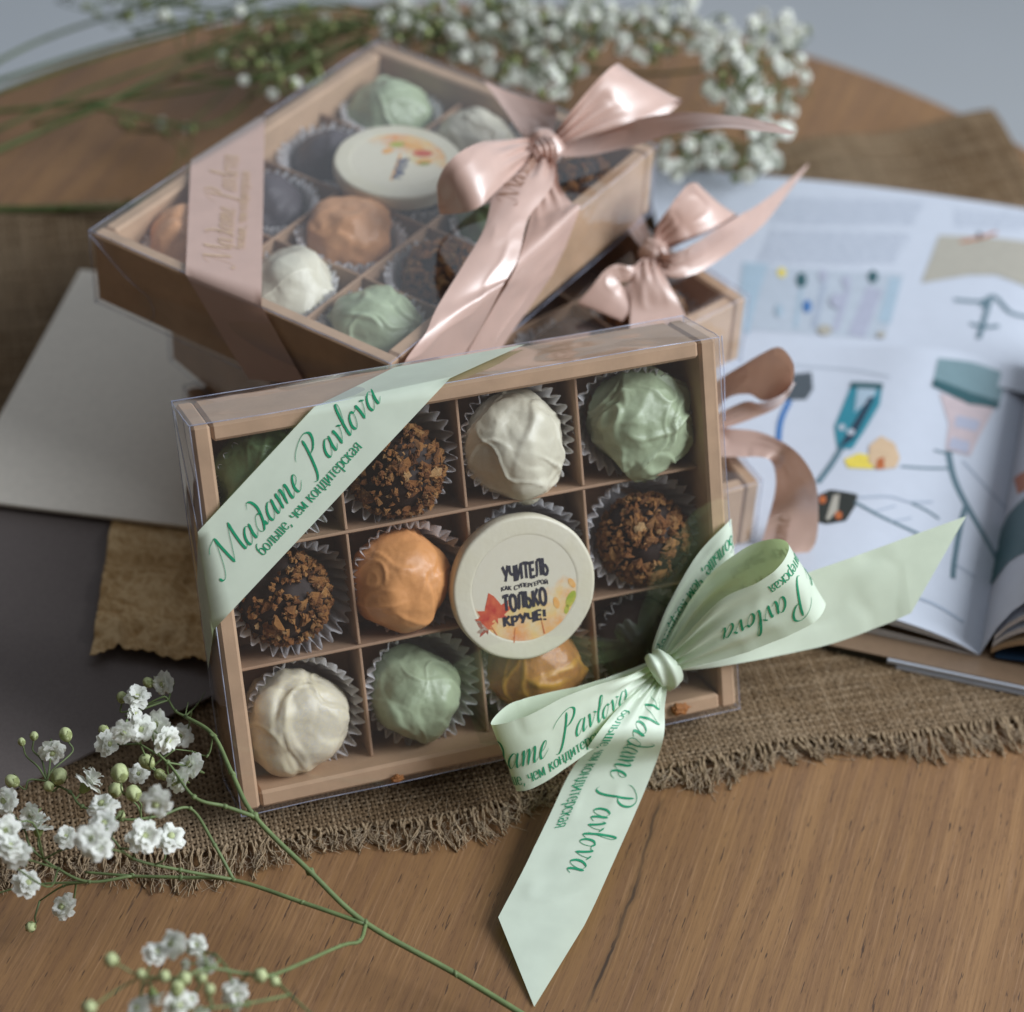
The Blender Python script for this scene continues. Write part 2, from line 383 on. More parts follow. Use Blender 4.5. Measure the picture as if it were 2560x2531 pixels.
def build_table():
    cx, cy, r = -0.013, 0.879, 0.373
    out = [(cx + r * math.cos(a), cy + r * math.sin(a)) for a in np.linspace(0, math.pi, 97)]
    out += [(cx + r * math.cos(a), 0.30 + r * math.sin(a)) for a in np.linspace(math.pi, 2 * math.pi, 97)]
    out = np.array(out); cen = np.array([cx, 0.59]); n = len(out)
    V = []; rings = [(0, 0.0), (-0.0015, -0.0005), (-0.003, -0.002)]
    def ring(inset, z):
        d = out - cen; d = d / np.linalg.norm(d, axis=1)[:, None]; return [(p[0] - q[0] * inset, p[1] - q[1] * inset, z) for p, q in zip(out, d)]
    V = ring(0.003, 0) + ring(0.0008, -0.0008) + ring(0, -0.003) + ring(0, -0.024) + ring(0.003, -0.027)
    F = [tuple(range(n)), tuple(4 * n + i for i in range(n - 1, -1, -1))]
    for k in range(4): F += [(k * n + i, (k + 1) * n + i, (k + 1) * n + (i + 1) % n, k * n + (i + 1) % n) for i in range(n)]
    t = mesh_obj('table', V, F, WOOD)
    tag(t, 'brown oak wooden table with rounded far edge and dark pores along its grain', 'table', kind='structure')
    b = MB(); z = np.array([-.027, -.06, -.1, -.4, -.66, -.69, -.715]); rr = np.array([.10, .05, .035, .032, .05, .16, .2])
    b.tube([(cx, 0.59, q) for q in z], rr, 24); b.build('pedestal', m_plain('black_metal', (.03, .03, .03), .4), t)
build_table()

# ------------------------------------------------------------------ the candy boxes
BL, BW, BD, RIM = 0.2, 0.1516, 0.0355, 0.0075
CW, CH = (BL - 2 * RIM) / 4, (BW - 2 * RIM) / 3
class Frame:
    def __init__(s, o, X, Y, Z):
        X, Y, Z = [np.array(q, float) for q in (X, Y, Z)]
        X /= np.linalg.norm(X); Z = Z - X * (Z @ X); Z /= np.linalg.norm(Z); Y = np.cross(Z, X)
        s.o, s.X, s.Y, s.Z = np.array(o, float), X, Y, Z
    def w(s, x, y, z): return s.o + s.X * x + s.Y * y + s.Z * z
    def on(s, u, v, h=0.0): return onp(u, v, s.o + s.Z * (BD + h), s.Z)          # plane h above the lid
    def left(s, u, v, h=0.0): return onp(u, v, s.o - s.X * h, s.X)               # plane of the x = 0 side
    def front(s, u, v, h=0.0): return onp(u, v, s.o - s.Y * h, s.Y)              # plane of the y = 0 side
    def top(s, u, v, h=0.0): return onp(u, v, s.o + s.Y * (BW + h), s.Y)         # plane of the y = BW side
    def loc(s, P): d = np.asarray(P) - s.o; return np.array([d @ s.X, d @ s.Y, d @ s.Z])
    def M(s):
        m = Matrix([[*r, 0] for r in np.stack([s.X, s.Y, s.Z], 1).tolist()] + [[0, 0, 0, 1]])
        m.translation = Vector(s.o); return m
_eb = np.array([-0.3228, 0.8682, -0.3769])
F1 = Frame(np.array([-0.0934, 0.5811, 0.0164]) + _eb * 0.03549, (0.9365, 0.3506, 0.0054), (-0.1368, 0.3512, 0.9262), -_eb)
F2 = Frame((-0.0493, 0.7123, 0.0953), (0.5214, 0.8533, 0.0), (-0.8533, 0.5214, 0.0), (0, 0, 1))
def flat_frame(corner, yaw, base):
    a = math.radians(yaw); X = np.array([math.cos(a), math.sin(a), 0]); Y = np.array([-X[1], X[0], 0])
    o = corner - X * BL; o[2] = base; return Frame(o, X, Y, (0, 0, 1))
F3 = flat_frame(at(1415, 557, 0.0895), 42.5, 0.054)
F4 = flat_frame(at(1440, 907, 0.0537), 27.5, 0.0182)

def build_box(F, label, seed, dent):
    t = empty('gift_box', F.M(), label, 'gift box', 'kraft candy boxes with clear lids')
    g = 0.0009                                             # sleeve clearance
    x0, x1, y0, y1, zt = g, BL - g, g, BW - g, BD - 0.0012
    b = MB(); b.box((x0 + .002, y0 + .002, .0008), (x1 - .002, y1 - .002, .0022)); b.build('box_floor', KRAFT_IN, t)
    j = 0.0003
    b = MB()
    b.box((x0, y0, 0.001), (RIM, y1, zt), bev=0.0011); b.box((BL - RIM, y0, 0.001), (x1, y1, zt), bev=0.0011)
    b.box((RIM + j, y0, 0.001), (BL - RIM - j, RIM, zt - .0002), bev=0.0011); b.box((RIM + j, BW - RIM, 0.001), (BL - RIM - j, y1, zt - .0002), bev=0.0011)
    b.build('box_wall', KRAFT, t)
    th, h = 0.0006, 0.0250
    for k in (1, 2):
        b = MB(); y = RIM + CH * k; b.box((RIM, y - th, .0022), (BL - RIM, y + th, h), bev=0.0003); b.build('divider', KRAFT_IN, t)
    for k in (1, 2, 3):
        b = MB(); x = RIM + CW * k
        for r in range(3): b.box((x - th, RIM + CH * r + (th if r else 0) + .0002, .0022), (x + th, RIM + CH * (r + 1) - (th if r < 2 else 0) - .0002, h - .0004), bev=0.0003)
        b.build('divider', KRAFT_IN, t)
    # clear sleeve: a thin folded sheet, gently bowed, with milky fold lines
    rs = np.random.RandomState(seed)
    V = []; Q = []
    def sheet(p, u, v, n, nu=14, nv=10, amp=0.0006):
        base = len(V); ph = rs.rand(2) * 6
        for i in range(nu + 1):
            for k in range(nv + 1):
                a, c = i / nu, k / nv; w = math.sin(math.pi * a) * math.sin(math.pi * c)
                V.append(p + u * a + v * c + n * amp * w * (1 + 0.7 * math.sin(5 * a + ph[0]) + 0.5 * math.sin(7 * c + ph[1])))
        for i in range(nu):
            for k in range(nv): q = base + i * (nv + 1) + k; Q.append((q, q + 1, q + nv + 2, q + nv + 1))
    A = np.array
    sheet(A([0, 0, BD]), A([BL, 0, 0]), A([0, BW, 0]), A([0, 0, 1]), amp=0.0004)
    sheet(A([0, 0, 0]), A([BL, 0, 0]), A([0, 0, BD]), A([0, -1, 0])); sheet(A([0, BW, 0]), A([BL, 0, 0]), A([0, 0, BD]), A([0, 1, 0]))
    sheet(A([0, 0, 0]), A([0, BW, 0]), A([0, 0, BD]), A([-1, 0, 0]), amp=0.0012); sheet(A([BL, 0, 0]), A([0, BW, 0]), A([0, 0, BD]), A([1, 0, 0]), amp=0.0014)
    b = MB(); b.add(V, Q, 0, True)
    r = 0.00021
    c = [A([x, y, z]) for z in (0, BD) for (x, y) in ((0, 0), (BL, 0), (BL, BW), (0, BW))]
    for i in range(4):
        for (p, q) in ((c[4 + i], c[4 + (i + 1) % 4]), (c[i], c[4 + i]), (c[i], c[(i + 1) % 4])):
            n = 7; L_ = [p + (q - p) * k / n + rs.randn(3) * .00012 for k in range(n + 1)]; b.tube(L_, r, 5, 1)
    # creases running in from the corners
    for (p, d) in dent: b.tube(crom(np.array(p, float), 5), d, 4, 1)
    b.build('clear_sleeve', [CLEAR, CLEAR_EDGE], t)
    return t
build_box(F1, 'kraft candy box with green bow leaning upright in front of the stack', 1, [([(-.0012, BW, .012), (-.0016, BW * .8, .030), (-.0008, BW * .62, .034)], .00025), ([(BL + .0012, BW, BD), (BL + .003, BW * .9, BD - .004), (BL + .001, BW * .78, BD - .001)], .0003)])
build_box(F2, 'kraft candy box on top of the stack, wrapped in a wide rose ribbon', 2, [([(-.0008, BW - .001, BD - .001), (-.0011, BW * .88, .022), (-.0009, BW * .8, .016)], .0003), ([(-.0006, BW * .8, .016), (-.0008, BW * .78, .009), (-.0006, BW * .8, .003)], .00025), ([(-.0008, .012, .012), (-.001, .006, .02), (-.0006, .001, .034)], .00025)])
build_box(F3, 'kraft candy box in the middle of the stack, its open corner showing crumb truffle', 3, [])
build_box(F4, 'lowest kraft candy box, its corner resting on the open magazine', 4, [])

# ------------------------------------------------------------------ truffles, cups, medallions
def ico(n):
    t = (1 + 5 ** .5) / 2
    V = [(-1, t, 0), (1, t, 0), (-1, -t, 0), (1, -t, 0), (0, -1, t), (0, 1, t), (0, -1, -t), (0, 1, -t), (t, 0, -1), (t, 0, 1), (-t, 0, -1), (-t, 0, 1)]
    F = [(0, 11, 5), (0, 5, 1), (0, 1, 7), (0, 7, 10), (0, 10, 11), (1, 5, 9), (5, 11, 4), (11, 10, 2), (10, 7, 6), (7, 1, 8), (3, 9, 4), (3, 4, 2), (3, 2, 6), (3, 6, 8), (3, 8, 9), (4, 9, 5), (2, 4, 11), (6, 2, 10), (8, 6, 7), (9, 8, 1)]
    V = [np.array(v) / np.linalg.norm(v) for v in V]
    for _ in range(n):
        mid = {}; G = []
        def m(a, b):
            k = (min(a, b), max(a, b))
            if k not in mid: p = V[a] + V[b]; V.append(p / np.linalg.norm(p)); mid[k] = len(V) - 1
            return mid[k]
        for a, b, c in F: x, y, z = m(a, b), m(b, c), m(c, a); G += [(a, x, z), (b, y, x), (c, z, y), (x, y, z)]
        F = G
    return np.array(V), np.array(F)
ICO5, ICO3, ICO1 = ico(5), ico(3), ico(1)

def coated(seed, lump=0.07, ridges=6, folds=3, rh=0.036, rw=0.05, drip=None):
    """unit truffle dipped in chocolate: lumps, overlapping folds and thin drizzle ridges"""
    rs = np.random.RandomState(seed); P = ICO5[0].copy(); N = P
    r = 1 + lump * noise(P * 1.3 + seed, seed) + lump * .45 * noise(P * 3.1 + seed, seed + 3)
    warp = np.stack([noise(P * 1.4 + 11, seed + 5), noise(P * 1.4 + 23, seed + 6), noise(P * 1.4 + 37, seed + 7)], 1)
    W = P + 0.5 * warp; fold = np.zeros(len(P))
    for k in range(folds + 1):
        n = rs.randn(3); n /= np.linalg.norm(n); d = W @ n - rs.uniform(-.4, .4)
        st = 1 / (1 + np.exp(-d / 0.028)); m = np.clip(0.5 + noise(P * 1.8 + k * 7, seed + 31 + k), 0, 1)
        r += 0.07 * st * m; fold += np.exp(-(d / .06) ** 2) * m * .6
    for k in range(ridges):
        n = rs.randn(3); n /= np.linalg.norm(n); d = W @ n - rs.uniform(-.55, .55); w = rw * rs.uniform(.6, 1.4)
        m = np.clip(0.55 + 1.1 * noise(P * 1.6 + k * 5, seed + 51 + k), 0, 1.2)
        e = np.exp(-(d / w) ** 2) * m; r += rh * rs.uniform(.6, 1.3) * e; fold += e
    if drip is not None:
        d = np.array(drip, float); d /= np.linalg.norm(d); a = np.clip((P @ d - .8) / .2, 0, 1); r += .13 * a * a * (3 - 2 * a)
    r += 0.006 * fbm(P * 9, seed + 70, 3)
    return N * r[:, None], np.clip(fold, 0, 1)

def crumbed(seed, nf=900, cover=-.5, big_share=.10):
    """dark core thickly rolled in caramel flakes -> one mesh, two slots"""
    rs = np.random.RandomState(seed); P, Fc = ICO3
    core = P * (0.93 + .06 * fbm(P * 3, seed, 3))[:, None]
    b = MB(); tone = []
    b.add(core, [tuple(f) for f in Fc], 0, True); tone += [0] * len(core)
    for k in range(nf):
        d = rs.randn(3); d /= np.linalg.norm(d)
        if noise(np.array([d * 2.0 + seed]), seed)[0] < cover: continue
        big = rs.rand() < big_share; s = rs.uniform(.14, .25) if big else rs.uniform(.035, .11)
        a = np.cross(d, rs.randn(3)); a /= np.linalg.norm(a); c = np.cross(d, a)
        tl = rs.uniform(-.55, .55, 2); nn = d + a * tl[0] + c * tl[1]; nn /= np.linalg.norm(nn)
        a = a - nn * (a @ nn); a /= np.linalg.norm(a); c = np.cross(nn, a)
        m = 9; ang = np.sort(rs.rand(m) * 2 * math.pi); rad = s * rs.uniform(.55, 1.2, m); el = rs.uniform(.55, 1)
        cen = d * rs.uniform(.95, 1.03); th = rs.uniform(.04, .09)
        ring = [cen + a * math.cos(t) * q + c * math.sin(t) * q * el + nn * rs.uniform(-.03, .03) - d * q * q * .45 for t, q in zip(ang, rad)]
        up = [p + nn * th * rs.uniform(.3, .8) - (p - cen) * .2 for p in ring]
        mid2 = [cen + (p - cen) * .45 + nn * th * rs.uniform(.7, 1.5) for p in ring]
        V = ring + up + mid2 + [cen + nn * th * 1.1]
        F = [(i, (i + 1) % m, m + (i + 1) % m, m + i) for i in range(m)] + [(m + i, m + (i + 1) % m, 2 * m + (i + 1) % m, 2 * m + i) for i in range(m)] + [(2 * m + i, 2 * m + (i + 1) % m, 3 * m) for i in range(m)]
        tv = np.clip(rs.beta(2.2, 2.4) + (.1 if big else -.05), 0, 1)
        b.add(V, F, 1, False); tone += list(np.clip(tv + rs.uniform(-.12, .12, len(V)), 0, 1))
    return b, tone

CUPMESH = {}
def cup_mesh(mat, seed):
    k = (mat.name, seed)
    if k in CUPMESH: return CUPMESH[k]
    rs = np.random.RandomState(seed); pl = 30; per = 10; n = pl * per; V = []
    rings = [(0.0, .0125, 0), (.0006, .0133, .15), (.004, .0152, .6), (.009, .0182, 1.1), (.0145, .0206, 1.4), (.0192, .0218, 1.55)]
    ph = rs.rand() * 6; jit = rs.uniform(.7, 1.3, pl); ex = rs.uniform(-.0012, .0012, pl)
    for (z, r, a) in rings:
        for i in range(n):
            t = 2 * math.pi * i / n; q = i / per; kx = int(q) % pl; w = math.cos(2 * math.pi * q); w = math.copysign(abs(w) ** .8, w)
            rr = r + a * .00115 * w * jit[kx] + .0011 * math.sin(2 * t + ph) * z / .0192
            zz = z + (a > 1) * (ex[kx] * .6 + .0007 * w)
            V.append((rr * math.cos(t), rr * math.sin(t), zz))
    V.append((0, 0, 0)); c = len(V) - 1; F = []
    for k2 in range(len(rings) - 1):
        F += [(k2 * n + i, k2 * n + (i + 1) % n, (k2 + 1) * n + (i + 1) % n, (k2 + 1) * n + i) for i in range(n)]
    F += [(c, (i + 1) % n, i) for i in range(n)]
    me = bpy.data.meshes.new('paper_cup'); me.from_pydata(V, [], F); me.materials.append(mat)
    me.polygons.foreach_set('use_smooth', np.ones(len(F), bool)); me.update(); CUPMESH[k] = me
    return me

ROWS1 = ['top row', 'middle row', 'bottom row']
TR_G = 'truffles in the candy boxes'; CUP_G = 'pleated paper cups in the candy boxes'
def put_cup(F, cx, cy, label, mat=CUP, seed=0, ang=0.0, tilt=(0, 0), z=0.0026):
    o = bpy.data.objects.new('paper_cup', cup_mesh(mat, seed)); COL.objects.link(o)
    o.matrix_world = F.M() @ T((cx, cy, z)) @ Matrix.Rotation(tilt[0], 4, 'X') @ Matrix.Rotation(tilt[1], 4, 'Y') @ Matrix.Rotation(ang, 4, 'Z')
    return tag(o, label, 'paper cup', CUP_G)
def put_truffle(F, c, kind, label, seed, R=0.0172, squash=(1, 1, .98), rot=0.0, **kw):
    if kind == 'crumb':
        b, tone = crumbed(seed, **kw); o = b.build('truffle', [C_DARK, FLAKE])
        a = o.data.attributes.new('tone', 'FLOAT', 'POINT'); a.data.foreach_set('value', np.asarray(tone, np.float32))
    else:
        V, fold = coated(seed, **kw)
        o = big_mesh('truffle', V, ICO5[1], [kind], attrs={'fold': fold})
    hi = max(v.co.z for v in o.data.vertices) * R * squash[2]; squash = (squash[0], squash[1], squash[2] * min(1, (BD - .0009 - c[2]) / hi))       # stays under the lid
    o.matrix_world = F.M() @ T(c) @ Matrix.Rotation(rot, 4, 'Z') @ Matrix.Diagonal((R * squash[0], R * squash[1], R * squash[2], 1))
    return tag(o, label, 'truffle', TR_G)
def cell(F, c, r): return RIM + (c + .5) * CW, RIM + (r + .5) * CH
def seen(F, u, v, z): return F.loc(onp(u, v, F.o + F.Z * z, F.Z))

# front box: (column, row from top, pixel centre, kind, colour words, options)
front = [
 (0, 0, (497, 895), C_OLIVE, 'dark olive green truffle half hidden by the mint ribbon of the leaning box', dict(seed=3, ridges=5, folds=4)),
 (1, 0, (748, 888), 'crumb', 'caramel crumb truffle below the diagonal mint ribbon, top row of the leaning box', dict(seed=12)),
 (2, 0, (966, 833), C_IVORY, 'ivory truffle with flowing folds, top row of the leaning box between crumb and green', dict(seed=21, ridges=6, folds=5, rh=.045, squash=(1, 1.10, .98), lump=.05)),
 (3, 0, (1209, 796), C_GREEN, 'pale green swirled truffle with a drip, upper corner cell of the leaning box', dict(seed=34, ridges=11, folds=5, rh=.06, rw=.045, drip=(-.2, -1, .3), squash=(1.02, 1.04, .98))),
 (0, 1, (534, 1128), 'crumb', 'caramel crumb truffle beside the lower end of the mint band, against the box edge', dict(seed=45)),
 (1, 1, (757, 1096), C_ORANGE, 'smooth orange truffle just left of the round lettered medallion', dict(seed=56, ridges=3, folds=3, rh=.02, lump=.045, squash=(1.0, 1.06, .98))),
 (2, 1, (990, 1062), C_VIOLET, 'dark violet truffle almost covered by the lettered medallion', dict(seed=61, ridges=2, folds=2, R=.0145)),
 (3, 1, (1214, 1018), 'crumb', 'dark caramel crumb truffle right of the lettered medallion', dict(seed=78)),
 (0, 2, (566, 1352), C_WHITE, 'cream white truffle with purple flecks in the lowest corner of the leaning box', dict(seed=84, ridges=4, folds=5, rh=.03, squash=(1.06, 1.02, .98))),
 (1, 2, (784, 1311), C_GREEN, 'smooth pale green truffle in the bottom row beside the flecked cream one', dict(seed=91, ridges=3, folds=3, rh=.022, squash=(.96, 1.0, .98))),
 (2, 2, (1006, 1262), C_AMBER, 'glossy amber truffle peeking out below the lettered medallion', dict(seed=107, ridges=7, folds=4, rh=.045)),
 (3, 2, (1205, 1215), C_DARK, 'dark chocolate truffle behind the knot of the green bow', dict(seed=113, ridges=3, folds=3)),
]
cupw = ['behind the olive green truffle', 'around the crumb truffle under the mint band', 'around the ivory truffle of the top row', 'around the swirled green truffle', 'around the crumb truffle at the box edge', 'around the smooth orange truffle', 'under the lettered medallion of the leaning box', 'around the crumb truffle right of the medallion', 'around the flecked cream truffle', 'around the smooth green truffle of the bottom row', 'around the amber truffle', 'behind the knot of the green bow']
rs = np.random.RandomState(5)
for (c, r, px, kind, lab, kw), w in zip(front, cupw):
    q = seen(F1, px[0], px[1], 0.0172); cx, cy = cell(F1, c, 2 - r)
    put_truffle(F1, (q[0], q[1], .0172 if kind != C_VIOLET else .0135), kind, lab, rot=rs.rand() * .2, **kw)
    put_cup(F1, cx + rs.uniform(-.0006, .0006), cy - .0008, 'white pleated cup ' + w, CUP, int(rs.randint(3)), rs.rand() * 6, (rs.uniform(-.06, .06), rs.uniform(-.06, .06)))

# top box: column along the long edge from the near corner, row from the near right edge to the left corner
top = [
 (0, 0, (718, 608), C_GREEN, 'green drizzled truffle in the near corner of the top box', dict(seed=131, ridges=6, folds=4, rh=.05)),
 (1, 0, (845, 515), 'crumb', 'caramel crumb truffle half covered by the rose bow tail on the top box', dict(seed=45, big_share=.3)),
 (2, 0, (930, 425), C_OLIVE, 'olive truffle glimpsed under the left loop of the upper rose bow', dict(seed=153)),
 (3, 0, (1110, 335), 'crumb', 'dark crumb truffle in the far corner behind the upper rose bow', dict(seed=12, big_share=.2)),
 (0, 1, (553, 540), C_IVORY, 'white truffle with one smooth curved fold beside the wide rose band', dict(seed=175, ridges=2, folds=3, rh=.025)),
 (1, 1, (664, 440), C_PEACH, 'peach orange truffle in the middle of the top box', dict(seed=186, ridges=3, folds=3, rh=.025)),
 (2, 1, (775, 365), C_VIOLET, 'dark truffle under the medallion of the top box', dict(seed=197, R=.0135)),
 (3, 1, (890, 245), C_IVORY, 'ivory white truffle beyond the medallion of the top box', dict(seed=208, ridges=7, folds=4)),
 (0, 2, (345, 460), C_PEACH, 'peach orange truffle cut by the edge of the wide rose band', dict(seed=219, ridges=3, folds=3)),
 (1, 2, (512, 385), C_VIOLET, 'violet grey truffle right beside the wide rose band', dict(seed=220, ridges=2, folds=2, R=.0165)),
 (2, 2, (607, 298), C_VIOLET, 'violet grey truffle behind the medallion of the top box', dict(seed=231, ridges=1, folds=2, R=.0155)),
 (3, 2, (740, 193), C_GREEN, 'pale green truffle in the rear corner of the top box', dict(seed=242, ridges=4, folds=4)),
]
cupt = ['around the drizzled green truffle of the top box', 'around the crumb truffle under the rose bow tail', 'below the left loop of the upper rose bow', 'around the far corner crumb truffle of the top box', 'around the white truffle beside the wide rose band', 'around the peach truffle in the middle of the top box', 'under the medallion of the top box', 'around the ivory truffle beyond the top medallion', 'around the peach truffle in the left corner of the top box', 'around the violet grey truffle beside the rose band', 'around the violet grey truffle behind the top medallion', 'around the rear corner green truffle of the top box']
for (c, r, px, kind, lab, kw), w in zip(top, cupt):
    zc = .0175 if kind != C_VIOLET else .0135
    q = seen(F2, px[0], px[1], zc + .002); cx, cy = cell(F2, c, r)
    q[0] = min(max(q[0], cx - .004), cx + .004); q[1] = min(max(q[1], cy - .004), cy + .004)
    put_truffle(F2, (q[0], q[1], zc), kind, lab, rot=rs.rand() * 6, **kw)
    put_cup(F2, cx, cy, 'grey white pleated cup ' + w, CUP, int(rs.randint(3)), rs.rand() * 6, (rs.uniform(-.05, .05), rs.uniform(-.05, .05)), z=.0042)
# middle box: only the strip in front of the top box shows
for (c, kind, lab, kw) in [(3, 'crumb', 'crumb truffle in the open corner of the middle box', dict(seed=78, big_share=.2)), (2, C_DARK, 'dark truffle below the curled loop of the lower rose bow', dict(seed=312)), (1, C_IVORY, 'pale bluish truffle in the shadow between the top and middle boxes', dict(seed=323)), (0, C_WHITE, 'cream truffle glimpsed just above the mint ribbon fold', dict(seed=334))]:
    cx, cy = cell(F3, c, 0)
    put_truffle(F3, (cx, cy, .0175), kind, lab, **kw)
    put_cup(F3, cx, cy, 'white paper cup in the middle box, ' + ['behind the mint ribbon fold', 'in the shadow below the top box', 'below the curled rose loop', 'in the open corner'][c], CUP, c % 3, c * 1.1)

# --- round white chocolate medallions with an edible print
def m_medal(kind):
    n = NT('medallion_print_' + kind); tc = n.new('TexCoord'); sp = n.new('SeparateXYZ'); n.link(tc.outputs['Object'], sp.inputs[0])
    v = n.coord(); x, y = sp.outputs[0], sp.outputs[1]
    f = n.noise(v, 110, 4, 0.6, 0.8); g = n.noise(v, 260, 3, 0.6); big = n.noise(v, 55, 2, 0.5)
    cream = n.ramp(g, [(0.3, (0.71, 0.665, 0.52)), (0.7, (0.73, 0.69, 0.555))])
    # watercolour wash: strength grows towards one side of the print
    if kind == 'front': t = n.math('ADD', n.math('MULTIPLY', y, -75.0), n.math('MULTIPLY', x, 10.0))
    else: t = n.math('ADD', n.math('MULTIPLY', x, 50.0), n.math('MULTIPLY', y, -18.0))
    t = n.math('ADD', t, n.math('MULTIPLY', n.math('SUBTRACT', f, 0.5), 1.5))
    wash = n.ramp(t, [(0.12 if kind == 'front' else 0.10, (0, 0, 0)), (0.62, (.95, .95, .95))])
    hue = n.ramp(big, [(0.32, (0.76, 0.20, 0.055)), (0.45, (0.82, 0.37, 0.11)), (0.56, (0.84, 0.55, 0.22)), (0.68, (0.72, 0.56, 0.16)), (0.8, (0.42, 0.46, 0.12))])
    col = n.mix(wash, cream, n.mix(n.ramp(g, [(.4, (0, 0, 0)), (.7, (.5, .5, .5))]), hue, cream))
    return n.done(n.bsdf(col, 0.42, 0.4))
INK = m_plain('charcoal_ink', (0.035, 0.035, 0.05), 0.5, 0.3, 0.35, 700, 0)
INK_BLUE = m_plain('navy_ink', (0.05, 0.07, 0.16), 0.5, 0.3, 0.2, 500, 0)
RED_PRINT = None
def m_leaf(name, a, b):
    n = NT(name); v = n.coord(); f = n.noise(v, 190, 3, .6); return n.done(n.bsdf(n.ramp(f, [(.35, a), (.65, b)]), .45, .3))
MAPLE = m_leaf('maple_red', (0.50, 0.055, 0.04), (0.70, 0.17, 0.075)); LEAF_OR = m_leaf('leaf_orange', (.80, .36, .07), (.82, .50, .20)); LEAF_GR = m_leaf('leaf_green', (.33, .42, .05), (.60, .52, .10)); STALK = m_leaf('leaf_stalk', (.62, .14, .05), (.7, .25, .1))

